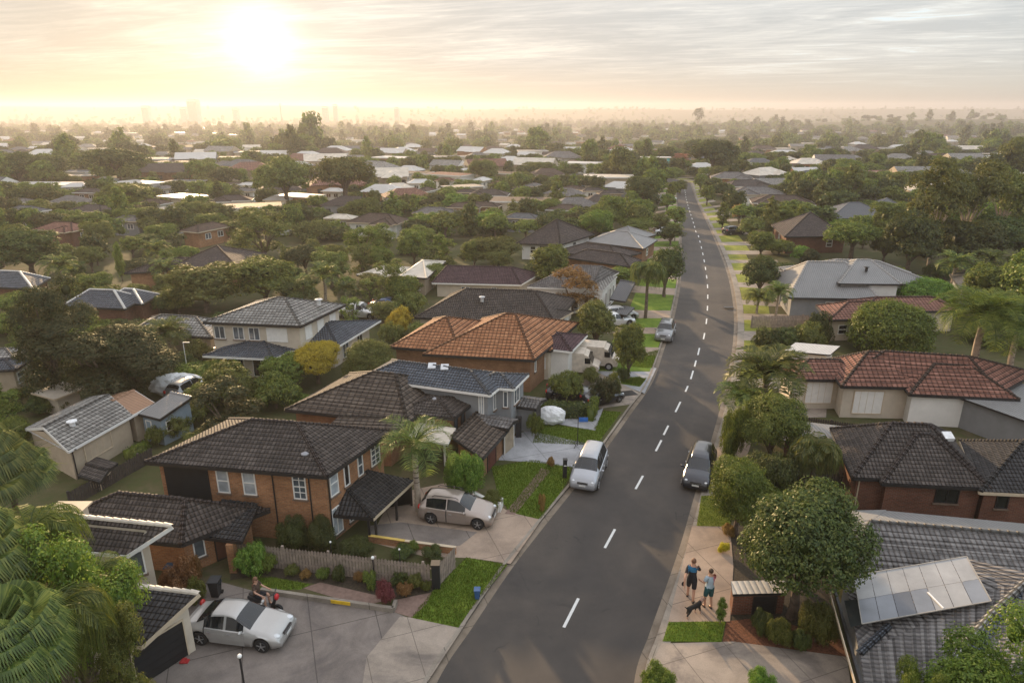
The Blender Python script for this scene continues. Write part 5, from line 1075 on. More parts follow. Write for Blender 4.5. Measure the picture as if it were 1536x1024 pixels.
for a in (('round',50,412,95,345,'dark'), ('round',147,398,40,350,'magnolia'), ('tall',184,422,18,364,'bright'), ('round',312,468,108,398,'olive'), ('round',400,458,105,384,'green'), ('spread',460,420,58,370,'magnolia'), ('round',505,414,40,367,'green'), ('round',622,399,50,344,'green'), ('tall',660,394,34,350,'bright'), ('wild',572,385,48,334,'green'),
          ('round',605,462,52,413,'green'), ('wild',590,460,52,392,'olive'), ('round',485,346,38,317,'dark'), ('round',547,340,58,298,'green'), ('round',600,328,36,300,'green'), ('wild',397,388,88,312,'olive'), ('spread',432,318,92,240,'olive'), ('spread',520,314,98,234,'olive'), ('spread',182,282,88,222,'dark'), ('round',30,280,60,228,'dark'), ('round',80,278,58,232,'dark'), 
          ('round',192,320,86,276,'green'), ('round',70,309,42,283,'dark'), ('round',60,324,38,299,'green'), ('round',85,348,62,320,'dark'), ('round',208,348,64,312,'green'), ('round',245,371,54,336,'green'), ('round',290,341,44,302,'olive'), ('round',322,354,50,319,'green'), ('round',265,270,46,243,'olive'), ('round',225,380,50,350,'dark'), ('round',25,372,50,338,'green'), ('round',5,400,60,360,'dark'),
          ('round',725,277,50,240,'olive'), ('round',782,287,38,261,'green'), ('round',810,268,62,242,'green'), ('tall',835,314,34,270,'green'), ('round',825,330,45,298,'green'), ('round',855,328,40,306,'dark'), ('spread',897,352,60,311,'green'), ('round',917,347,46,293,'green'), ('round',962,314,54,264,'dark'), ('wild',935,274,62,235,'green'), ('spread',957,357,62,327,'green'), ('round',1005,368,42,338,'dark'), ('round',1013,342,34,310,'green'), ('round',990,350,36,322,'olive'),
          ('round',742,400,80,355,'olive'), ('round',712,402,42,360,'green'), ('round',770,338,24,316,'green'), ('round',998,274,60,252,'green'), ('spread',1067,268,74,209,'dark'), ('round',1022,254,30,230,'pink'), ('tall',1083,343,28,303,'green'), ('round',1050,288,24,261,'green'), ('round',1060,308,28,278,'green'), ('round',1010,300,26,272,'green'), ('round',1000,318,26,290,'green'), ('round',1178,284,38,259,'dark'), ('round',1235,293,36,268,'green'), ('round',1225,312,36,289,'dark'),
          ('round',1125,360,40,328,'olive'), ('round',1140,386,46,346,'green'), ('round',1108,334,24,306,'rust'), ('tall',1327,304,28,269,'dark'), ('spread',1275,392,90,333,'green'), ('round',1330,360,64,302,'green'), ('round',1360,410,86,324,'dark'), ('gum',1392,400,92,232,'olive'), ('gum',1438,392,100,220,'olive'), ('gum',1492,372,92,232,'olive'), ('round',1515,285,60,206,'green'),
          ('round',1440,405,100,330,'dark'), ('round',1490,400,92,322,'dark'), ('round',1528,400,60,332,'dark'), ('round',1485,482,96,398,'green'), ('round',1545,500,110,380,'green'), ('round',1400,340,70,290,'dark'), ('round',1460,330,70,280,'dark'), ('round',1520,345,80,280,'dark'), ('round',1285,305,40,282,'green'), ('round',1262,318,30,296,'olive'), ('round',1300,330,40,300,'green'),
          ('round',650,430,50,395,'olive'), ('bush',850,395,26,380,'bright'), ('round',558,440,44,410,'olive'), ('round',350,360,40,330,'olive'), ('round',372,342,40,318,'green'), ('round',330,440,50,402,'dark'), ('round',150,445,46,410,'green'), ('round',110,420,44,392,'dark'), ('round',20,480,70,440,'green'), ('round',30,510,60,470,'green'), ('round',210,455,40,425,'green'), ('round',240,470,60,440,'dark'), ('round',270,470,50,432,'green'), ('round',440,400,40,372,'green'),
          ('bush',700,355,26,340,'green'), ('round',1270,275,30,255,'green'), ('round',1300,265,34,244,'green'), ('round',1345,262,40,238,'green'), ('round',1380,285,44,256,'dark'), ('round',1215,245,34,226,'green'), ('round',1255,240,30,222,'dark'), ('round',1110,262,34,240,'green'), ('round',1135,262,30,244,'green'), ('round',1020,290,22,270,'green')):
    mt(*a)
tree('spread', 1046, 192, 22, 156, 'green', 'lone tall umbrella shaped tree standing above the skyline', lod=1, seed=2, z0=0) if False else None
for a in ((97,432,54,388), (241,412,48,362), (252,432,48,390), (455,455,40,414), (490,462,54,396), (520,458,40,424), (1425,440,58,378), (1128,352,36,326), (575,372,26,352), (1012,362,26,334), (1480,420,50,375)):
    p = G(a[0], a[1]); palm(*a, 'feather', autolabel('feather palm', p, USED)[0], lod=1, seed=a[0] % 4, group='palms between the houses')
# ---------------------------------------------------------------- scattered trees and houses farther off
def free(x, y, r):
    if y < 216:
        for i in range(0, NR, 3):
            if abs(mid[i].y-y) < 9 and L_[i].x-3.2-r*.5 < x < R_[i].x+3.2+r*.5: return False
    return all((x-a)**2+(y-b)**2 > (r*.8+c)**2 for a, b, c in FOOT)
def lowview(cx, by, h, limit):                       # does not stick up over what the photograph shows behind it
    p = G(cx, by); return p.z+h
def clear(x, y, z, r, h):
    """the height a tree may have here and still leave the roofs behind it in view"""
    c = pix(x, y, z)[0]; w = r*.85*F/max(y, 5)
    m = (HA[:, 4] > y+.5) & (HA[:, 0]+(HA[:, 1]-HA[:, 0])*.12 < c+w) & (HA[:, 1]-(HA[:, 1]-HA[:, 0])*.12 > c-w)
    if not m.any(): return h
    row = HA[m, 2].max(); zt = zat(y, row+1); return min(h, zt-z)
rs = random.Random(31); NT_ = 0; tries = 0; kinds = ['round', 'round', 'spread', 'tall', 'bush', 'wild']; mats_ = ['green', 'dark', 'olive', 'green', 'dark', 'bright', 'magnolia']
n_before = len([o for o in C.objects if o.get('category') == 'tree'])
FARH = []
while len(FARH) < 265 and tries < 14000:
    tries += 1; cx = rs.uniform(-30, 1566); by = 172+(rs.random()**.85)*165; p = G(cx, by)
    if p.y < 95 or p.y > 1700: continue
    s_ = rs.uniform(7, 13)
    if free(p.x, p.y, s_*.62): FARH.append((p, s_)); FOOT.append((p.x, p.y, s_*.55))
for p, s_ in FARH: a_ = pix(p.x-s_*.5, p.y, p.z+s_*.2); b_ = pix(p.x+s_*.5, p.y, p.z+s_*.2); HPX.append((a_[0], b_[0], a_[1], a_[1]-3, p.y))
HA = np.array(HPX)
roofsel = ['mauve', 'umber', 'brown', 'white', 'lgrey', 'white', 'grey', 'white', 'red', 'lgrey', 'cream']; HP = {}
def farhouse_mesh(kind, roof, wall):
    key = (kind, roof, wall)
    if key in HP: return HP[key]
    rm = T[roof]; wm = W[wall]; a, b = 1.0, .62; mb = MB(); wb = MB(); z = .24
    q = [Vector((-a/2, b/2, z)), Vector((-a/2, -b/2, z)), Vector((a/2, -b/2, z)), Vector((a/2, b/2, z))]
    if kind == 'flat': mb.prism([(p.x, p.y) for p in q], z-.015, z+.01, trimw, top=rm)
    else:
        r0, r1 = Vector((-a/2+b/2*(kind == 'hip'), 0, z+.15)), Vector((a/2-b/2*(kind == 'hip'), 0, z+.15)); ff = [(q[1], q[2], r1, r0), (q[3], q[0], r0, r1)]
        for f in ff: facet(mb, *f, rm)
        facet(mb, q[0], q[1], r0, r0, rm if kind == 'hip' else wm); facet(mb, q[2], q[3], r1, r1, rm if kind == 'hip' else wm)
        q2 = [p+Vector((.18, -.36, 0)) for p in (Vector((-.2, .2, z)), Vector((-.2, -.16, z)), Vector((.2, -.16, z)), Vector((.2, .2, z)))]; tp = (q2[0]+q2[2])/2+Vector((0, 0.08, .11))
        for i in range(4): facet(mb, q2[i], q2[(i+1) % 4], tp, tp, rm)
        wb.prism([(.04, -.45), (.3, -.45), (.3, -.3), (.04, -.3)], 0, z-.003, wm)
    wb.prism([(p.x*.93, p.y*.9) for p in q], -.05, z-.002, wm); wn = MB()
    for x in (-.33, -.12, .4): wn.box(x-.04, x+.04, -b*.452-.003, -b*.45, .1, .18, glassd)
    for me in (mb, wb, wn): me.uv = [(u*10, v*10) for u, v in me.uv]
    HP[key] = (mb.mesh('roof'), wb.mesh('wall'), wn.mesh('window')); return HP[key]
for p, s_ in FARH:
    kind = rs.choice(['hip', 'hip', 'gable', 'flat'] if p.y < 500 else ['hip', 'gable', 'flat']); rf = rs.choice(roofsel); wl_ = rs.choice(['white', 'cream', 'grey', 'brick', 'white', 'beige']); ms = farhouse_mesh(kind, rf, wl_)
    z = tz(p.x, p.y)+GZ if p.y > 200 else GZ
    lb = autolabel('distant %s %s roofed house' % ({'flat': 'flat', 'hip': 'hip', 'gable': 'gable'}[kind], WORD[rf]), p, USED)[0]
    root = empty('house', (p.x, p.y, z)); root.rotation_euler[2] = R(rs.uniform(-35, 35)); root.scale = (s_*1.1,)*3; tag(root, lb, 'house', 'distant houses among the trees')
    for nm, me in zip(('roof', 'wall', 'window'), ms):
        if nm == 'window' and p.y > 260: continue
        o = bpy.data.objects.new(nm, me); C.objects.link(o); o.parent = root
def kindh(k): return HT[k]
nt = len([o for o in C.objects if o.get('category') in ('tree', 'shrub')]); cand = []; tries = 0
while len(cand) < 6200 and tries < 60000:
    tries += 1; cx = rs.uniform(-80, 1616); u = rs.random(); by = 164.6+(u**1.5)*200; p = G(cx, by)
    if p.y < 60 or p.y > 5200: continue
    r = rs.uniform(2.2, 4.8)*(1+.35*(p.y > 300))
    if p.y < 420 and not free(p.x, p.y, r*.72): continue
    if p.y >= 420 and any((p.x-q.x)**2+(p.y-q.y)**2 < (s_*.7+r*.5)**2 for q, s_ in FARH): continue
    if p.y < 120 and rs.random() < .3: continue
    k_ = rs.choice(kinds if p.y < 500 else kinds[:4]); u_ = rs.random(); z_ = tz(p.x, p.y); h_ = r*kindh(k_)*(.75+.35*u_); a_ = clear(p.x, p.y, z_, r, h_)
    if a_ < h_*.45 or a_ < 1.0: continue
    q_ = a_/h_
    if q_ < 1: r *= max(q_, .6)
    if p.y < 420: FOOT.append((p.x, p.y, r*.55))
    cand.append((p.y, p.x, r, k_, rs.choice(mats_), u_, a_))
cand.sort(key=lambda c: c[0]/c[2]); NIND = 150
# garden shrubs and small trees that fill the yards between the near houses
rg = random.Random(8); ng = 0; tries = 0
while ng < 125 and tries < 9000:
    tries += 1; cx = rg.uniform(-20, 1556); by = rg.uniform(372, 700); p = G(cx, by, GZ)
    if 40 < p.y and any(abs(mid[i].y-p.y) < 3 and L_[i].x-4.5 < p.x < R_[i].x+4.2 for i in range(NR)): continue
    if by > 600 and 380 < cx < 1240: continue
    if by > 560 and 560 < cx < 1250: continue
    if by > 530 and cx > 1150: continue
    r = rg.uniform(.7, 1.9)*(1.25 if by < 470 else 1); k_ = rg.choice(['bush', 'bush', 'round', 'dome', 'round', 'wild'])
    if not free(p.x, p.y, r*.8): continue
    h_ = r*HT[k_]*rg.uniform(.8, 1.1); a_ = clear(p.x, p.y, GZ, r, h_)
    if a_ < h_*.6: continue
    h_ = min(a_, h_); m = rg.choice(['green', 'dark', 'olive', 'bright', 'green', 'magnolia', 'olive', 'olive']); w_ = r*2*F/p.y
    nm, ct = {'bush': ('shrub', 'shrub'), 'dome': ('dome_shrub', 'shrub'), 'round': ('small_tree', 'tree'), 'wild': ('ragged_tree', 'tree')}[k_]
    plant(proto(k_, 2 if w_ > 36 else 1, rg.randint(1, 3), m), nm, p, r, h_/HT[k_], autolabel('%s %s' % (('low ' if h_ < 1.3 else 'leafy ')+MWD[m], {'bush': 'garden shrub', 'dome': 'domed shrub', 'round': 'small tree', 'wild': 'ragged small tree'}[k_]), p, USED)[0], ct, 'shrubs and small trees in the yards'); ng += 1
print('yard plants', ng, 'of', tries, 'cand', len(cand), 'far houses', len(FARH))
for i, (y, x, r, k, m, u, hh) in enumerate(cand[:NIND]):
    z = tz(x, y)+(GZ if y > 200 else GZ); z = z if y > 200 else GZ; P = Vector((x, y, z)); h = hh
    w = r*2*F/y; plant(proto(k, 2 if w > 50 else 1, 1+int(u*3), m), {'round': 'round_tree', 'spread': 'spreading_tree', 'tall': 'tall_tree', 'bush': 'shrub', 'wild': 'ragged_tree'}[k], P, r, h/kindh(k),
        autolabel('%s %s %s' % ('leafy' if u > .5 else 'dense', MWD[m], {'bush': 'shrub', 'tall': 'upright tree', 'spread': 'spreading tree', 'wild': 'ragged tree', 'round': 'round tree'}[k]), P, USED)[0], 'shrub' if k == 'bush' else 'tree', 'trees among the farther roofs')
def woodland():
    rest = cand[NIND:]; V = {m: [] for m in ('green', 'dark', 'olive')}
    shp = {}
    for k in ('round', 'spread', 'tall'):
        for sd_ in (1, 2, 3):
            for l in (0, 1):
                me = proto(k, l, sd_, 'green')[0]; n = len(me.vertices); co_ = np.zeros(n*3); me.vertices.foreach_get('co', co_); nlp = len(me.loops); li = np.zeros(nlp, int); me.loops.foreach_get('vertex_index', li); ls = np.zeros(len(me.polygons), int); me.polygons.foreach_get('loop_start', ls)
                shp[(k, sd_, l)] = (co_.reshape(-1, 3), li, ls)
    for nm, sel in (('green', 0), ('dark', 1), ('olive', 2)):
        vs, lis, lss, vo, lo = [], [], [], 0, 0
        for y, x, r, k, m, u, hh in rest:
            if {'green': 0, 'bright': 0, 'dark': 1, 'magnolia': 1, 'olive': 2}[m] != sel: continue
            k = k if k in ('round', 'spread', 'tall') else 'round'; l = 1 if y < 330 else 0; c, li, ls = shp[(k, 1+int(u*3) % 3, l)]
            if y > 900: r = r*1.25
            a = u*40; ca, sa = math.cos(a), math.sin(a); hz = hh/kindh(k)*1.25; z = tz(x, y)-hh*.3*(y > 380)
            v = np.c_[(c[:, 0]*ca-c[:, 1]*sa)*r+x, (c[:, 0]*sa+c[:, 1]*ca)*r+y, c[:, 2]*hz+z]
            vs.append(v); lis.append(li+vo); lss.append(ls+lo); vo += len(v); lo += len(li)
        if not vs: continue
        V_ = np.concatenate(vs); li = np.concatenate(lis); ls = np.concatenate(lss); me = bpy.data.meshes.new('woodland'); me.vertices.add(len(V_)); me.vertices.foreach_set('co', V_.ravel()); me.loops.add(len(li)); me.loops.foreach_set('vertex_index', li); me.polygons.add(len(ls)); me.polygons.foreach_set('loop_start', ls); me.update(calc_edges=True); me.materials.append(LM[nm])
        o = bpy.data.objects.new('woodland', me); C.objects.link(o); tag(o, 'far off %s tree canopy filling the suburb to the horizon' % {'green': 'mid green', 'dark': 'dark green', 'olive': 'olive green'}[nm], 'woodland', kind='stuff')
woodland()
# ---------------------------------------------------------------- cars
tyre_m = plain('tyre_rubber', (.015, .015, .016), .85, scale=9); rim_m = plain('alloy', (.45, .45, .46), .3, metal=.8, var=.05); lamp_m = plain('lamp_glass', (.62, .64, .66), .1, spec=.9, var=.1); red_m = plain('tail_lamp_red', (.32, .015, .012), .2, var=.1); plate_m = plain('plate_white', (.6, .6, .58), .5, var=.03)
def paintm(name, col): return plain(name, col, .28, metal=.35, spec=.6, var=.04, coat=.8)
CT = {
 'sedan': dict(L=4.15, W=.83, top=[(-1, .50), (-.985, .82), (-.93, .90), (-.74, .97), (-.40, 1.34), (-.12, 1.40), (.06, 1.37), (.40, .96), (.78, .82), (.95, .66), (1, .45)], belt=[(-1, .80), (-.5, .88), (.4, .84), (1, .62)], cowl=.40, rf=.08, rr=-.40, tail=-.72, wx=(-.63, .63), wr=.315),
 'hatch': dict(L=3.95, W=.82, top=[(-1, .48), (-.99, .84), (-.95, 1.05), (-.80, 1.38), (-.6, 1.45), (-.1, 1.48), (.10, 1.42), (.44, .99), (.78, .88), (.95, .70), (1, .45)], belt=[(-1, .95), (-.5, .92), (.44, .88), (1, .66)], cowl=.44, rf=.12, rr=-.78, tail=-.93, wx=(-.62, .64), wr=.315),
 'mpv': dict(L=4.0, W=.82, top=[(-1, .48), (-.99, .86), (-.96, 1.15), (-.86, 1.50), (-.6, 1.56), (-.1, 1.58), (.14, 1.52), (.56, 1.04), (.82, .92), (.96, .72), (1, .45)], belt=[(-1, .98), (-.5, .95), (.56, .92), (1, .70)], cowl=.57, rf=.18, rr=-.84, tail=-.94, wx=(-.64, .66), wr=.31),
 'suv': dict(L=4.3, W=.88, top=[(-1, .55), (-.99, .95), (-.96, 1.2), (-.86, 1.55), (-.6, 1.62), (-.1, 1.64), (.10, 1.58), (.42, 1.12), (.80, 1.02), (.96, .85), (1, .5)], belt=[(-1, 1.05), (-.5, 1.02), (.42, 1.0), (1, .82)], cowl=.43, rf=.12, rr=-.84, tail=-.94, wx=(-.62, .64), wr=.35)}
def car(ctype, pm, label, p, ang, scale=1.0, group=None):
    c = CT[ctype]; L = c['L']/2; W_ = c['W']; n = 74; xs = [L*(-1+2*i/n) for i in range(n+1)]; ip = lambda tb, x: float(np.interp(x/L, [a for a, b in tb], [b for a, b in tb]))
    def smooth(tb, x): return (ip(tb, x-.05*L)+2*ip(tb, x)+ip(tb, x+.05*L))/4 if abs(x) < L*.95 else ip(tb, x)
    def sec(x):
        t = smooth(c['top'], x); b = min(smooth(c['belt'], x), t-.02); e = abs(x)/L; w = W_*(1-.05*e**2-.13*max(0, (e-.82)/.18)**2); zb = .2+.05*max(0, (e-.85)/.15)
        for wx in c['wx']:
            d = abs(x-wx*L); rr = c['wr']+.055
            if d < rr: zb = max(zb, c['wr']+math.sqrt(rr*rr-d*d)*.98)
        h = max(0, t-b); wr = w-.10-.20*min(1, h/.55); zm = max(zb+.04, .46); m2 = max(zm+.03, b*.75)
        return [(w-.10, zb), (w-.015, zb+.03), (w+.01, zm), (w+.008, m2), (w-.025, b-.05+.02), (w-.075, b), (wr, t-.075*min(1, h/.3)), (wr-.085, t-.022), (wr*.5, t+.004), (0, t+.012)]
    S = [sec(x) for x in xs]; P = []
    for x, s_ in zip(xs, S): P.append([Vector((x, y, z)) for y, z in s_]+[Vector((x, -y, z)) for y, z in reversed(s_[:-1])])
    m = len(P[0]); root = empty('parked_car', p, ang); root.scale = (scale,)*3; tag(root, label, 'car', group)
    mb = MB(); mi = mb.m(pm)
    for r in P: mb.v += [tuple(q) for q in r]
    for i in range(n):
        for j in range(m-1): mb.f.append((i*m+j, i*m+j+1, (i+1)*m+j+1, (i+1)*m+j)); mb.mi.append(mi); mb.uv += [(0, 0)]*4
    for i in (0, n): f = tuple(i*m+j for j in range(m)); mb.f.append(f if i else f[::-1]); mb.mi.append(mi); mb.uv += [(0, 0)]*m
    body = mb.build('body', root, smooth=True)
    try: body.data.shade_auto_smooth if False else None
    except Exception: pass
    ub = MB(); ub.box(-L*.93, L*.93, -W_*.8, W_*.8, .16, .5, tyre_m); ub.build('underbody', root)
    ctr = Vector((0, 0, .75))
    def patchm(name, i0, i1, j0, j1, mat, off, par=root, both=True, split=True):
        for s_ in ((0, 1) if both else (0,)):
            q = MB() if (s_ == 0 or split) else q
            for i in range(i0, i1):
                for j in range(j0, j1):
                    jj = lambda k: k if s_ == 0 else m-1-k
                    pts = [P[i][jj(j)], P[i][jj(j+1)], P[i+1][jj(j+1)], P[i+1][jj(j)]]; nn = (pts[1]-pts[0]).cross(pts[3]-pts[0]); 
                    if nn.length < 1e-9: continue
                    nn.normalize(); 
                    if nn.dot((pts[0]+pts[2])/2-Vector(((pts[0].x+pts[2].x)/2*.8, 0, .75))) < 0: nn = -nn; pts = pts[::-1]
                    q.face([a+nn*off for a in pts], mat)
            if split or s_ == 1:
                o_ = q.build(name, par, smooth=True)
                if name == 'door':
                    hd = MB(); y = W_+.012 if s_ == 0 else -W_-.04; xx = P[i0][0].x+.12; hd.box(xx, xx+.16, y, y+.028, .72, .755, rim_m); hd.build('door_handle', o_)
        return o_
    ix = lambda f: max(0, min(n, round((f+1)/2*n)))
    patchm('windscreen', ix(c['rf'])+1, ix(c['cowl'])-0, 6, 9, carglass, .008, split=False); patchm('rear_window', ix(c['tail'])+1, ix(c['rr']), 6, 9, carglass, .008, split=False)
    x0, x1 = c['rr']-(.13 if ctype == 'sedan' else -.02), c['cowl']-.13; md = (x0+x1)/2+.02
    for a, b in ((x0, md-.015), (md+.02, x1)):
        patchm('side_window', ix(a), ix(b), 5, 6, carglass, .009); sm2 = patchm('door_seam', ix(a), ix(b)+1, 1, 5, trimd, .003)
    for a, b in ((x0+.015, md-.005), (md+.01, x1+.02)):
        d = patchm('door', ix(a)+0, ix(b), 1, 5, pm, .007)
    for s_ in (1, -1):
        hl = MB(); hl.ball((L*.88, s_*W_*.66, .66 if ctype != 'suv' else .82), 1, lamp_m, 7, (.19, .13, .075)); hl.build('headlight', root, smooth=True)
        tl = MB(); tl.ball((-L*.955, s_*W_*.72, .84 if ctype != 'suv' else .98), 1, red_m, 7, (.10, .15, .15)); tl.build('tail_light', root, smooth=True)
        mr = MB(); mr.ball((L*c['cowl']-.3, s_*(W_+.10), .95), 1, pm, 6, (.07, .10, .07)); mr.bar((L*c['cowl']-.3, s_*(W_-.06), .9), (L*c['cowl']-.3, s_*(W_+.06), .93), .05, .04, pm); mr.build('wing_mirror', root, smooth=True)
        for k, wx in enumerate(c['wx']):
            x = wx*L; y = s_*(W_-.085); r = c['wr']; tw = MB(); ring = [(-.09, r*.86), (-.075, r*.97), (0, r), (.075, r*.97), (.09, r*.86), (.085, r*.66), (.05, r*.62)]
            tw.tube([(x, y+s_*a, r) for a, b in ring], [b for a, b in ring], tyre_m, 26); wh = tw.build('wheel', root, smooth=False); rm = MB()
            rm.disc((x, y+s_*.055, r), (0, s_, 0), r*.64, .02, trimd, 24); 
            for q in range(5): a = q*1.2566+.3; e = Vector((math.cos(a), 0, math.sin(a))); rm.bar(Vector((x, y+s_*.078, r))+e*.03, Vector((x, y+s_*.082, r))+e*r*.62, .075, .03, rim_m)
            rm.tube([(x, y+s_*.05, r), (x, y+s_*.093, r)], [r*.66, r*.63], rim_m, 24, cap=False); rm.disc((x, y+s_*.085, r), (0, s_, 0), .05, .03, rim_m, 12); rm.build('rim', wh)
    gr = MB(); gz = .60 if ctype != 'suv' else .78; gr.box(L*.985-.05, L*.985+.022, -W_*.36, W_*.36, gz-.055, gz+.05, trimd); gr.box(L*.985-.03, L*.985+.03, -W_*.36, W_*.36, gz-.008, gz+.008, rim_m); gr.box(L*.985-.05, L*.985+.018, -W_*.6, W_*.6, .27, .38, trimd); gr.build('grille', root)
    pl = MB(); pl.box(L+.008, L+.022, -.19, .19, .42, .52, plate_m); pl.build('number_plate', root); pl = MB(); pl.box(-L-.022, -L-.008, -.19, .19, .5, .6, plate_m); pl.build('number_plate', root)
    if ctype in ('hatch', 'suv'):
        rr_ = MB()
        for s_ in (1, -1): rr_.tube([(-L*.62, s_*W_*.62, 1.44 if ctype == 'hatch' else 1.6), (-L*.55, s_*W_*.62, 1.53 if ctype == 'hatch' else 1.69), (L*.02, s_*W_*.62, 1.53 if ctype == 'hatch' else 1.69), (L*.1, s_*W_*.62, 1.43 if ctype == 'hatch' else 1.6)], .018, trimd, 6)
        rr_.build('roof_rail', root)
    return root
cp = lambda px, py, z=0.0: G(px, py, z)
def place(ctype, pm, label, rear, front, z=GZ+.02, scale=1.0, group='parked cars'):      # ground points under the tail and the nose
    a, b = G(*rear, z), G(*front, z); c = (a+b)/2; return car(ctype, pm, label, c, math.atan2(b.y-a.y, b.x-a.x), scale, group)
silver = paintm('silver_paint', (.38, .37, .355)); champ = paintm('champagne_paint', (.30, .245, .21)); navy = paintm('black_paint', (.012, .014, .022)); greyp = paintm('grey_paint', (.16, .165, .17)); whitep = paintm('white_paint', (.52, .52, .51)); silb = paintm('cool_silver_paint', (.31, .32, .345)); bluep = paintm('blue_paint', (.03, .06, .15)); redp = paintm('red_paint', (.30, .02, .02))
place('sedan', silver, 'pale silver sedan parked on the dark driveway beside the cream garage', (288, 942), (440, 960), scale=.98)
place('hatch', champ, 'champagne hatchback with roof rails parked beside the tiled carport', (632, 770), (744, 784), scale=.98)
place('mpv', silb, 'silver people mover parked at the left kerb, facing down the street', (893, 690), (873, 739), z=.01, scale=.98)
place('mpv', navy, 'black people mover at the right kerb behind the light green tree', (1054, 694), (1043, 735), z=.01, scale=.98)
place('suv', greyp, 'grey four wheel drive at the left kerb farther up the street', (1001, 497), (994, 514), z=.01, scale=.9)
place('sedan', whitep, 'white car under the olive and orange tree in a front driveway', (905, 489), (938, 486), scale=.95); place('hatch', silver, 'silver car parked just behind the white car in a front driveway', (912, 480), (945, 477), scale=.95)
place('hatch', navy, 'dark car under the small round topped tree', (835, 598), (880, 600), scale=.95); place('sedan', navy, 'black car behind the dark bronze bush', (890, 607), (916, 600), scale=.8)
place('sedan', whitep, 'long white roofed car in the back street beside the cream two storey house', (522, 474), (562, 477), scale=1.1); place('sedan', bluep, 'dark blue car in the back street near the dark roof', (566, 466), (606, 468), scale=1.05)
place('hatch', greyp, 'dark car next to the white covered boat', (277, 596), (296, 586), scale=.95); place('suv', navy, 'black car in a driveway on the far right side of the street', (1094, 352), (1106, 351), scale=.9)
place('sedan', whitep, 'white car parked beyond the dark street trees on the left', (992, 352), (1003, 352), scale=.95); place('suv', whitep, 'white van-like car among the trees left of the street', (992, 305), (1004, 304), scale=1.2)
for i, (x, y, pm, w) in enumerate(((470, 345, whitep, 'white'), (520, 352, silver, 'silver'), (790, 323, redp, 'red'), (800, 330, whitep, 'white'), (612, 290, silver, 'silver'), (1180, 283, whitep, 'white'), (275, 355, silver, 'silver'), (430, 352, whitep, 'white'), (1225, 350, silver, 'silver'))):
    p = G(x, y, GZ) if y > 280 else G(x, y); car('sedan', pm, autolabel('%s sedan' % w, p, USED)[0], p, R(20+i*37), .95, 'parked cars')
# ---------------------------------------------------------------- fences, low walls and small things
def at(px, py, z=GZ): return G(px, py, z)
wood = plain('weathered_timber', (.27, .215, .175), .9, scale=4, var=.35, bump=.3); woodd = plain('dark_timber', (.06, .05, .045), .9, scale=4, var=.3)
def fence(label, a, b, h, mat, picket=.15, gap=.03, cat='fence', posts=2.2, name='timber_fence', cap=None):
    a, b = Vector((a.x, a.y, GZ)), Vector((b.x, b.y, GZ)); d = b-a; L = d.length; e = d/L; n = Vector((e.y, -e.x, 0)); root = empty(name, a); tag(root, label, cat); mb = MB(); k = int(L/picket); rf = random.Random(int(L*100))
    for i in range(k):
        o_ = e*(i*picket)+n*.0; hh = h*(1+rf.uniform(-.015, .015)); w = e*(picket-gap); t = n*.02
        mb.obox(o_, w, t, (0, 0, hh-.05), mat); mb.face([o_+Vector((0, 0, hh-.05)), o_+w+Vector((0, 0, hh-.05)), o_+w*.5+Vector((0, 0, hh+.02))], mat); mb.face([o_+w+t+Vector((0, 0, hh-.05)), o_+t+Vector((0, 0, hh-.05)), o_+t+w*.5+Vector((0, 0, hh+.02))], mat)
    mb.build('pickets', root); mb = MB()
    for z in (.25, .75): mb.obox(n*-.04+Vector((0, 0, h*z)), d, n*.035, (0, 0, .07), mat)
    mb.build('rail', root); q = 0
    while q <= L+.01: mb = MB(); c = e*min(q, L); mb.obox(c-n*.11-e*.05, e*.1, n*.09, (0, 0, h+.05), mat); mb.build('post', root); q += posts
    return root
fence('grey brown picket fence along the garden bed, long run facing the driveway', at(360, 845), at(650, 879), 1.15, wood); fence('short return of the picket fence beside the lawn strip', at(657, 880), at(684, 850), 1.15, wood)
fence('timber fence between the hedge and the large grey roof on the right', at(1127, 492), at(1214, 490), 1.2, wood, .16, posts=2.5); fence('dark slatted fence below the white shutter walls', at(1190, 640), at(1290, 655), .85, woodd, .14)
fence('dark fence between the drooping palm and the red brick house', at(1195, 742), at(1262, 738), 1.2, woodd, .14); fence('brown fence at the left edge beside the beige house', at(0, 585), at(48, 578), 1.2, plain('brown_timber', (.2, .1, .05), .9, scale=4, var=.3), .14)
fence('dark green fence beside the terracotta roofed house', at(862, 520), at(925, 533), 1.1, plain('green_timber', (.06, .085, .08), .8), .15); fence('timber fence behind the outbuilding', at(108, 760), at(232, 690), .9, woodd, .14)
def lowwall(label, pts, h, w, mat, name='low_wall', cat='garden wall', top=None):
    P = [at(*p) for p in pts]; o = P[0]; root = MB()
    for a, b in zip(P, P[1:]):
        d = (b-a); n = Vector((d.y, -d.x, 0)).normalized()*w; a2 = a-o; root.obox(a2-n/2, d, n, (0, 0, h), mat)
        if top: root.obox(a2-n*.56+Vector((0, 0, h)), d, n*1.12, (0, 0, .03), top)
    return tag(root.build(name, loc=o), label, cat)
lowwall('long concrete kerb wall across the dark driveway', ((392, 888), (590, 917)), .22, .16, kerbm, 'kerb_wall', 'kerb wall'); lowwall('short end of the concrete kerb wall turning to the garden', ((590, 917), (594, 905)), .22, .15, kerbm, 'kerb_wall', 'kerb wall')
a, b = at(497, 903), at(526, 907); mb = MB(); d = b-a; mb.obox((0, -.02, .08), d, Vector((0, -.03, 0)), (0, 0, .16), plain('yellow_plate', (.6, .38, .02), .5)); tag(mb.build('yellow_plate', loc=a+Vector((.02, -.085, 0))), 'blank yellow reflective plate on the concrete kerb wall', 'plate')
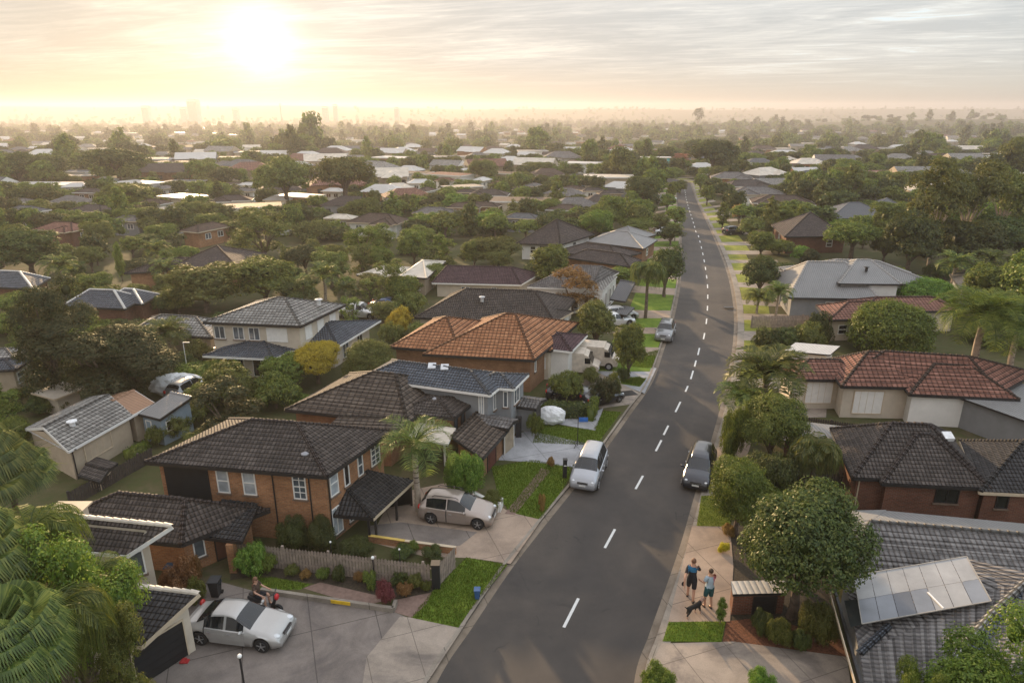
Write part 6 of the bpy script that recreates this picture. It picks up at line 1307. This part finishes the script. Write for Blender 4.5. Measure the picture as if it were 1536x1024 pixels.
lowwall('low brick wall with a yellow capping behind the garden bed', ((554, 812), (608, 820)), .35, .14, W['brick'], top=plain('yellow_cap', (.55, .38, .1), .6)); lowwall('low brick wall with cream capping next to the carport floor', ((608, 820), (684, 830)), .35, .14, W['brick'], top=trimc)
lowwall('white low garden wall beside the champagne hatchback', ((700, 745), (748, 768)), .5, .2, trimw); lowwall('white retaining wall end next to the lawn', ((748, 768), (752, 758)), .5, .2, trimw)
mb = MB(); p = at(665, 880); mb.box(-.17, .17, -.17, .17, 0, 1.22, W['black']); mb.box(-.2, .2, -.2, .2, 1.22, 1.27, trimd); tag(mb.build('fence_pillar', loc=p+Vector((-.3, 0, 0))), 'black square pillar at the corner of the picket fence', 'pillar')
mb = MB(); p = at(847, 716); mb.box(-.11, .11, -.11, .11, 0, 1.15, W['black']); mb.box(-.13, .13, -.13, .13, 1.15, 1.19, trimd); mb.box(-.08, .08, -.13, -.11, .8, .84, trimw); tag(mb.build('letterbox_pillar', loc=p), 'black letterbox pillar on the verge beside the silver people mover', 'letterbox')
mb = MB(); p = at(778, 655); mb.box(-.18, .18, -.12, .12, 0, 1.35, W['black']); mb.box(-.2, .2, -.14, .14, 1.35, 1.4, trimd); tag(mb.build('entry_pillar', loc=p), 'black entry pillar at the garage of the grey house', 'pillar')
def bin_(label, p, mat, s_=1.0):
    root = empty('wheelie_bin', p); root.scale = (s_,)*3; tag(root, label, 'bin'); mb = MB(); b = [(-.2, -.22), (.2, -.22), (.2, .22), (-.2, .22)]
    mb.v += [(x*.8, y*.8, .06) for x, y in b]+[(x*1.1, y*1.1, .85) for x, y in b]; mi = mb.m(mat)
    for i in range(4): mb.f.append((i, (i+1) % 4, 4+(i+1) % 4, 4+i)); mb.mi.append(mi); mb.uv += [(0, 0)]*4
    mb.f.append((3, 2, 1, 0)); mb.mi.append(mi); mb.uv += [(0, 0)]*4; mb.box(-.24, .24, -.05, .27, .62, .66, mat); mb.build('bin_body', root); mb = MB(); mb.box(-.25, .25, -.27, .27, .85, .9, mat); mb.tube([(-.2, .3, .86), (.2, .3, .86)], .02, mat, 6); mb.build('lid', root)
    for s2 in (-1, 1): mb = MB(); mb.disc((s2*.19, .2, .09), (1, 0, 0), .09, .05, tyre_m, 14); mb.build('wheel', root)
bin_('small blue bin on the lawn strip by the kerb', at(716, 897), plain('blue_plastic', (.03, .09, .22), .5), .55); bin_('black wheelie bin beside the brick entry', at(325, 893), plain('black_plastic', (.02, .022, .025), .5), .95); bin_('dark wheelie bin with a blue lid next to the cream house', at(258, 868), plain('dark_blue_plastic', (.02, .05, .09), .5), .8)
def lamp(label, p, h, r=.03, head=.07):
    root = empty('garden_lamp', p); tag(root, label, 'garden lamp'); mb = MB(); mb.tube([(0, 0, 0), (0, 0, h)], [r*1.2, r], trimd, 8); mb.disc((0, 0, .03), (0, 0, 1), r*2.4, .06, trimd, 12); mb.build('pole', root); mb = MB(); mb.ball((0, 0, h+head*.6), head, plain('lamp_shade_white', (.75, .75, .72), .3), 6); mb.build('lamp_shade', root, smooth=True)
lamp('tall black lamp post at the bottom edge of the dark driveway', at(374, 1075), 2.6, .035, .08); lamp('garden lamp with a pale globe in front of the picket fence', at(562, 876), 1.35, .03, .08); lamp('slim garden lamp behind the middle of the picket fence', at(499, 848), 1.25, .02, .05); lamp('slim garden lamp in the enclosed garden bed', at(601, 858), 1.2, .02, .05)
def pole(label, p, h, mat, name='pole', r=.03, arm=None):
    mb = MB(); mb.tube([(0, 0, 0), (0, 0, h)], [r, r*.8], mat, 8)
    if arm: mb.bar((0, 0, h), (arm, 0, h), .04, .06, mat)
    return tag(mb.build(name, loc=p), label, 'pole')
pole('thin white pole in front of the wooded corner left of the cream house', at(283, 566), 2.9, trimw, arm=.5)
root = empty('tripod_sign', at(866, 668)); tag(root, 'black pole on a small tripod with a blue pennant on the lawn', 'sign stand'); mb = MB(); mb.tube([(0, 0, .02), (0, 0, 2.0)], .022, trimd, 6)
for a in (0, 2.1, 4.2): mb.tube([(0, 0, .35), (math.cos(a)*.45, math.sin(a)*.45, .02)], .018, trimd, 6)
mb.build('tripod', root); mb = MB(); mb.obox((.05, 0, 1.62), (.55, 0, 0), (0, .02, 0), (0, 0, .3), plain('blue_cloth', (.02, .12, .42), .7)); mb.build('pennant', root)
# covered boat, wrapped furniture, van, beige
def cover(label, p, sx, sy, sz, mat, cat, name, seed=3, ang=0):
    mb = MB(); mb.ball((0, 0, sz*.5), 1, mat, 12, (sx, sy, sz*.62), .05, seed); mb.v = [(x+.06*math.sin(z*9), y, max(0, z)) for x, y, z in mb.v]; o = mb.build(name, loc=p, smooth=False); o.rotation_euler[2] = ang; return tag(o, label, cat)
cover('garden furniture under a crumpled white cover on the lawn by the hedge', at(826, 634), 1.0, .6, 1.05, plain('white_cover', (.7, .7, .7), .8, scale=2, bump=.3), 'covered furniture', 'covered_furniture')
cover('boat under a white cover in the driveway right of the magnolia', at(268, 590), 1.9, .9, 1.4, plain('white_cover', (.7, .7, .7), .8), 'boat', 'covered_boat', 5, .2)
def van(label, p, ang):
    root = empty('delivery_van', p, ang); tag(root, label, 'van'); cr = plain('cream_van_paint', (.55, .48, .4), .5); mb = MB(); mb.box(-1.9, .8, -.85, .85, .35, 1.9, cr); mb.build('body', root); mb = MB(); pr = [(.8, .35), (1.9, .35), (1.95, .85), (1.45, 1.05), (1.1, 1.7), (.8, 1.8)]
    mb.face([(x, -.82, z) for x, z in pr], cr); mb.face([(x, .82, z) for x, z in pr][::-1], cr)
    for (a, b), (c, d) in zip(pr, pr[1:]+pr[:1]): mb.face([(a, .82, b), (c, .82, d), (c, -.82, d), (a, -.82, b)], cr)
    mb.build('cab', root); mb = MB(); mb.face([(1.46, -.72, 1.09), (1.46, .72, 1.09), (1.13, .72, 1.67), (1.13, -.72, 1.67)], carglass); mb.build('windscreen', root)
    for s_ in (-1, 1):
        mb = MB(); mb.box(.85, 1.3, s_*.83-.005, s_*.83+.005, 1.1, 1.55, carglass); mb.build('side_window', root); mb = MB(); mb.ball((1.9, s_*.65, .72), .1, lamp_m, 6); mb.build('headlight', root)
        for x in (-1.2, 1.25): mb = MB(); mb.disc((x, s_*.78, .32), (0, 1, 0), .32, .18, tyre_m, 22); w = mb.build('wheel', root); mb = MB(); mb.disc((x, s_*.875, .32), (0, 1, 0), .18, .02, rim_m, 16); mb.build('rim', w)
van('cream box van parked in the driveway beside the terracotta roofed house', at(862, 558), R(-12)); van('beige van parked behind the box van', at(892, 548), R(-15))
def hedge(label, a, b, h, w, m='dark', name='hedge'):
    a, b = Vector(a), Vector(b); d = b-a; L = d.length; rnd = np.random.default_rng(int(L*37)); n = int((L*(h*2+w))*260); t = rnd.random(n)*L; side = rnd.integers(0, 3, n); y = np.where(side == 0, -w/2, np.where(side == 1, w/2, (rnd.random(n)-.5)*w)); z = np.where(side == 2, h, rnd.random(n)*h)
    e = np.array((d/L)[:]); nn = np.array((-e[1], e[0], 0)); Pn = e*t[:, None]+nn*(y+rnd.normal(0, .05, n))[:, None]+np.array((0, 0, 1))*(z+rnd.normal(0, .05, n))[:, None]; N = nn*np.where(side == 0, -1, np.where(side == 1, 1, 0))[:, None]+np.array((0, 0, 1))*np.where(side == 2, 1, .25)[:, None]
    q = LMB(); q.leaves(Pn, N+rnd.normal(size=Pn.shape)*.5, .11, rnd); ev = []; 
    for x_, y_, z_ in ((0, -1, 0), (1, -1, 0), (1, 1, 0), (0, 1, 0), (0, -1, 1), (1, -1, 1), (1, 1, 1), (0, 1, 1)): ev.append(e*(x_*L)+nn*(y_*w*.42)+np.array((0, 0, z_*h*.95)))
    me = q.mesh('hedge', LM[m], (np.array(ev), [[0, 1, 5, 4], [1, 2, 6, 5], [2, 3, 7, 6], [3, 0, 4, 7], [4, 5, 6, 7]])); o = bpy.data.objects.new(name, me); C.objects.link(o); o.location = a; return tag(o, label, 'hedge')
hedge('clipped dark hedge along the lawn of the grey house', at(812, 622), at(888, 626), .95, .8); hedge('short bright hedge at the driveway end of the dark hedge', at(885, 632), at(892, 612), .9, .5, 'bright'); hedge('long dark hedge below the timber fence on the right', at(1136, 516), at(1222, 520), .9, 1.0)
hedge('low box hedge against the beige outbuilding wall', at(190, 688), at(222, 672), .5, .5, 'green')
mb = MB(); p = G(1093, 461, .12); mb.box(-.5, .5, -.3, .3, 0, .03, trimd); tag(mb.build('drain_cover', loc=p), 'dark drain cover at the right kerb', 'drain cover')
mb = MB(); p = G(944, 590, .12); mb.obox((-.6, -.5, 0), (1.2, .3, 0), (-.3, .8, 0), (0, 0, .02), trimd); tag(mb.build('drain_cover', loc=p), 'dark drain pit at the left kerb by the third driveway', 'drain cover')
mb = MB(); p = at(277, 992); mb.box(-.16, .16, -.1, .1, 0, .05, plain('red_cloth', (.4, .03, .03), .7)); mb.box(-.1, .05, -.14, .12, .05, .09, plain('red_cloth', (.4, .03, .03), .7)); tag(mb.build('red_mat', loc=p), 'small crumpled red cloth on the driveway by the garage pillar', 'cloth')
# ---------------------------------------------------------------- far landmarks
def tower(label, cx, top, y, w, name='office_tower'):
    dx = (cx-768)/F*y*1.05; z1 = zat(y, top); z0 = tz(dx, y); root = empty(name, (dx, y, z0)); tag(root, label, 'tower'); wm = plain('tower_concrete', (.36, .35, .34), .6, scale=.05); h = z1-z0; mb = MB(); mb.box(-w/2, w/2, -w/2, w/2, -1, h, wm); mb.box(-w*.42, w*.42, -w*.42, w*.42, h, h+h*.05, wm); mb.build('wall', root)
    mb = MB(); n = int(h/3.4)
    for i in range(n): mb.box(-w*.46, w*.46, -w/2-.1, -w/2-.02, i*3.4+1, i*3.4+2.6, glass)
    mb.build('window_band', root); mb = MB(); mb.box(-w*.5, w*.5, -w/2-.3, -w/2-.12, h-3.2, h-.6, trimw); mb.tube([(0, 0, h), (0, 0, h+h*.1)], .3, wm, 5); mb.build('parapet', root)
tower('tallest office tower on the hazy horizon left of the sun', 338, 151, 2300, 30); tower('squat apartment block left of the tallest tower', 273, 160, 2350, 22); tower('lower block right beside the tallest tower', 324, 162, 2350, 20); tower('lone block right of the tallest tower', 394, 163, 2400, 18); tower('pair of blocks left of the screen centre, taller one', 529, 158, 2350, 13); tower('pair of blocks left of the screen centre, lower one', 515, 161, 2350, 18); tower('small far block near the picture centre', 612, 162, 2400, 15); tower('slender spire on the hazy horizon', 455, 157, 2300, 4, 'spire')
p = G(1046, 196); tp = zat(p.y, 158); plant(proto('gum', 1, 5, 'dark'), 'gum_tree', p, 9.5, (tp-p.z)/HT['gum'], 'lone tall gum standing clear above the skyline', 'tree')
# ---------------------------------------------------------------- people and the dog
def skinned(name, verts, edges, rad, root_i, mats, pick, sub=2, parent=None):
    bm = bmesh.new(); lay = bm.verts.layers.skin.verify(); vs = [bm.verts.new(v) for v in verts]
    for v, r in zip(vs, rad): v[lay].radius = (r, r) if not isinstance(r, tuple) else r
    vs[root_i][lay].use_root = True
    for a, b in edges: bm.edges.new((vs[a], vs[b]))
    me = bpy.data.meshes.new(name); bm.to_mesh(me); bm.free(); o = bpy.data.objects.new(name, me); C.objects.link(o)
    o.modifiers.new('s', 'SKIN').use_smooth_shade = True; o.modifiers.new('u', 'SUBSURF').levels = sub; o.modifiers['u'].render_levels = sub
    dg = bpy.context.evaluated_depsgraph_get(); me2 = bpy.data.meshes.new_from_object(o.evaluated_get(dg)); bpy.data.objects.remove(o); 
    for m in mats: me2.materials.append(m)
    seg = [(Vector(verts[a]), Vector(verts[b]), i) for i, (a, b) in enumerate(edges)]; lab = []
    for p in me2.polygons:
        c = p.center; best = (9, 0)
        for a, b, i in seg:
            d = b-a; t = max(0, min(1, (c-a).dot(d)/max(d.length_squared, 1e-9))); q = (c-(a+d*t)).length
            if q < best[0]: best = (q, i, t)
        lab.append((best[1], best[2])); p.material_index = pick(best[1], best[2], c); p.use_smooth = True
    ob = bpy.data.objects.new(name, me2); C.objects.link(ob); ob.parent = parent; return ob, lab
def shell(name, src, lab, sel, off, matf, parent):
    me = src.data; fs = [p for p in me.polygons if sel(*lab[p.index], p.center)]; idx = {}; mb = MB(); mats = []
    for p in fs:
        m = matf(p.center); mi = mb.m(m); f = []
        for v in p.vertices:
            if v not in idx: idx[v] = len(mb.v); mb.v.append(tuple(me.vertices[v].co+me.vertices[v].normal*off))
            f.append(idx[v])
        mb.f.append(tuple(f)); mb.mi.append(mi); mb.uv += [(0, 0)]*len(f)
    return mb.build(name, parent, smooth=True)
skin = plain('skin', (.45, .25, .17), .55, var=.08); hairb = plain('brown_hair', (.06, .035, .02), .7); hairr = plain('light_brown_hair', (.16, .08, .045), .7)
def person(label, p, ang, h, step, shirt, shorts, hairm, arm=(0, 0), holding=None, long_hair=False, seat=False, headturn=0):
    """x forward, z up, 1.75 tall before scaling; step is the forward swing of the left foot"""
    s_ = step; V = [(0, 0, .93), (0, 0, 1.10), (.01, 0, 1.28), (0, 0, 1.42), (.015, 0, 1.52), (.03, 0, 1.62), (.03, 0, 1.70)]; Rr = [.135, .125, .15, .10, .052, .088, .07]; E_ = [(0, 1), (1, 2), (2, 3), (3, 4), (4, 5), (5, 6)]; kind = ['pelvis', 'torso', 'torso', 'torso', 'neck', 'head']
    def add(v, r, par, k): V.append(v); Rr.append(r); E_.append((par, len(V)-1)); kind.append(k); return len(V)-1
    for sd_, sg in ((1, s_), (-1, -s_)):
        if seat: hip = add((.02, sd_*.10, .90), .10, 0, 'pelvis'); kn = add((.42, sd_*.16, .88), .065, hip, 'thigh'); an = add((.45, sd_*.15, .48), .045, kn, 'shin'); add((.58, sd_*.15, .42), .04, an, 'foot')
        else: hip = add((0, sd_*.09, .86), .10, 0, 'pelvis'); kn = add((sg*.16+.04, sd_*.10, .50), .06, hip, 'thigh'); an = add((sg*.30-.03, sd_*.10, .09+.03*(sg < 0)), .042, kn, 'shin'); add((sg*.30+.13, sd_*.11, .04), .038, an, 'foot')
        sh = add((0, sd_*.17, 1.42), .062, 3, 'shoulder'); a1 = arm[0] if sd_ > 0 else arm[1]
        el = add((-.10-sg*.5+a1*.25, sd_*.25, 1.17+a1*.03), .043, sh, 'upperarm'); wr = add((-.02-sg*.8+a1*.55, sd_*.25, .94+a1*.18), .030, el, 'forearm'); w0 = Vector(V[wr]); dr = (w0-Vector(V[el])).normalized(); pm_ = add(tuple(w0+dr*.07), .032, wr, 'hand')
        c = Vector(V[pm_]); lat_ = Vector((1, 0, .2))
        for k in range(4): o_ = (k-1.5)*.022; f1 = add(tuple(c+lat_*o_+dr*.05), .010, pm_, 'hand'); add(tuple(c+lat_*o_+dr*(.075+.008*(k in (1, 2)))+Vector((0, -sd_*.02, 0))), .008, f1, 'hand')
        add(tuple(w0+dr*.05+lat_*.06), .010, wr, 'hand')
    root = empty('person', p, ang); root.scale = (h/1.75,)*3; tag(root, label, 'person')
    body, lab = skinned('body', V, E_, Rr, 0, [skin], lambda i, t, c: 0, 2, root)
    K = lambda i: kind[i]
    shell('shirt', body, lab, lambda i, t, c: (K(i) in ('torso', 'shoulder') or (K(i) == 'upperarm' and t < .62)) and c.z < 1.47 or (K(i) == 'pelvis' and c.z > .92), .016, shirt, root)
    shell('shorts', body, lab, lambda i, t, c: (K(i) == 'pelvis' and c.z < .99) or (K(i) == 'thigh' and t < .85), .02, shorts, root)
    mb = MB()
    for i, k in enumerate(kind):
        if k == 'foot': a, b = Vector(V[E_[i][0]]), Vector(V[E_[i][1]]); mb.ball(((a.x+b.x)/2, (a.y+b.y)/2, min(a.z, b.z)+.005), 1, trimd, 7, (.14, .052, .048))
    mb.build('shoes', root, smooth=True)
    mb = MB(); mb.ball((.015, 0, 1.685), 1, hairm, 9, (.105, .088, .095)); 
    if long_hair: mb.ball((-.05, 0, 1.56), 1, hairm, 8, (.06, .08, .15))
    mb.build('hair', root, smooth=True); mb = MB(); mb.ball((.128, 0, 1.615), 1, skin, 5, (.02, .014, .022)); mb.ball((.11, 0, 1.575), 1, plain('lips', (.3, .1, .09), .6), 5, (.012, .025, .006))
    for s2 in (1, -1): mb.ball((.112, s2*.032, 1.645), .011, trimd, 5); mb.ball((.03, s2*.09, 1.63), 1, skin, 5, (.02, .01, .03))
    mb.build('face', root, smooth=True); return root
blk = plain('black_cloth', (.014, .015, .02), .85); blu = plain('blue_shirt', (.02, .13, .25), .8); tealc = plain('teal_cloth', (.015, .075, .085), .85); pal = plain('pale_blue_shirt', (.36, .45, .52), .8); pk = plain('pink_stripe', (.5, .16, .2), .8)
pm1 = at(1035, 899); pm2 = at(1061, 911); up = R(62)
person('taller walker seen from behind in a blue and black top and black shorts', pm1, R(74), 2.05, .55, lambda c: blu if (c.z > 1.3 and abs(c.y) < .17) else blk, lambda c: blk, hairr, (0, .2))
person('shorter walker in a pale blue and pink top and teal shorts beside the dog', pm2, R(105), 1.92, .25, lambda c: pk if c.y < -.04 and c.z > 1.12 else pal, lambda c: tealc, hairb, (.9, .5))
mb = MB(); mb.ball((0, 0, 0), 1, blk, 6, (.09, .05, .12)); tag(mb.build('drink_bottle', loc=(pm1.x-.37, pm1.y-.1, 1.0)), "small dark bag in the taller walker's left hand", 'bag')
def dog():
    V = [(-.24, 0, .36), (-.05, 0, .37), (.16, 0, .38), (.28, 0, .46), (.36, 0, .53), (.47, 0, .50), (-.36, 0, .44), (-.44, 0, .52)]; Rr = [.075, .085, .095, .055, .06, .03, .02, .012]; E_ = [(0, 1), (1, 2), (2, 3), (3, 4), (4, 5), (0, 6), (6, 7)]
    def add(v, r, par): V.append(v); Rr.append(r); E_.append((par, len(V)-1)); return len(V)-1
    for s_ in (1, -1):
        k = add((-.22+s_*.02, s_*.06, .26), .05, 0); q = add((-.30+s_*.05, s_*.065, .15), .025, k); q = add((-.27+s_*.06, s_*.065, .03), .018, q); add((-.23+s_*.06, s_*.065, .015), .018, q)
        k = add((.19-s_*.03, s_*.055, .25), .035, 2); q = add((.18-s_*.06, s_*.055, .13), .02, k); q = add((.19-s_*.07, s_*.055, .03), .016, q); add((.23-s_*.07, s_*.055, .015), .017, q); add((.345, s_*.045, .60), .018, 4)
    wht = plain('tan_fur', (.42, .26, .2), .9); p = at(1040, 922); root = empty('dog', p, R(28)); root.scale = (1.2,)*3; tag(root, 'small black and tan dog walking ahead of the two people', 'dog')
    skinned('body', V, E_, Rr, 0, [plain('black_fur', (.016, .015, .015), .9), wht], lambda i, t, c: 1 if (c.x > .27 or c.z < .13) else 0, 2, root)
    mb = MB(); mb.ball((.50, 0, .505), .016, trimd, 5); mb.build('nose', root); mb = MB(); mb.tube([(.27, .06, .45), (.29, 0, .40), (.27, -.06, .45), (.25, 0, .52), (.27, .06, .45)], .012, plain('red_cloth', (.4, .03, .03), .7), 5); mb.build('collar', root)
dog()
def scooter(p, ang):
    root = empty('motor_scooter', p, ang); tag(root, 'small dark motor scooter with a red front light cover on the driveway', 'motor scooter'); b = plain('scooter_paint', (.03, .03, .035), .35, coat=.6); r_ = plain('red_plastic', (.42, .02, .025), .35)
    mb = MB(); mb.ball((-.35, 0, .55), 1, b, 8, (.42, .16, .2)); mb.box(-.1, .38, -.14, .14, .24, .3, b); mb.tube([(.38, 0, .28), (.5, 0, .6), (.52, 0, .95)], [.09, .07, .04], b, 8); mb.build('body', root, smooth=True); mb = MB(); mb.ball((-.32, 0, .76), 1, trimd, 7, (.36, .14, .05)); mb.build('seat', root, smooth=True)
    mb = MB(); mb.tube([(.45, -.3, 1.0), (.54, 0, .96), (.45, .3, 1.0)], .018, trimd, 6); mb.build('handlebar', root); mb = MB(); mb.ball((.62, 0, .8), 1, r_, 7, (.1, .13, .15)); mb.build('front_cover', root, smooth=True)
    for x in (-.55, .62): mb = MB(); mb.disc((x, 0, .2), (0, 1, 0), .2, .1, tyre_m, 20); w = mb.build('wheel', root); mb = MB(); mb.disc((x, 0, .2), (0, 1, 0), .11, .12, rim_m, 14); mb.build('rim', w)
ps = at(398, 915); scooter(ps, R(-12)); person('rider in a dark jacket sitting on the small motor scooter', ps+Vector((-.28, .06, -.14)), R(-12), 1.75, 0, lambda c: plain('brown_jacket', (.08, .05, .035), .8), lambda c: blk, hairr, (.75, .75), long_hair=True, seat=True)
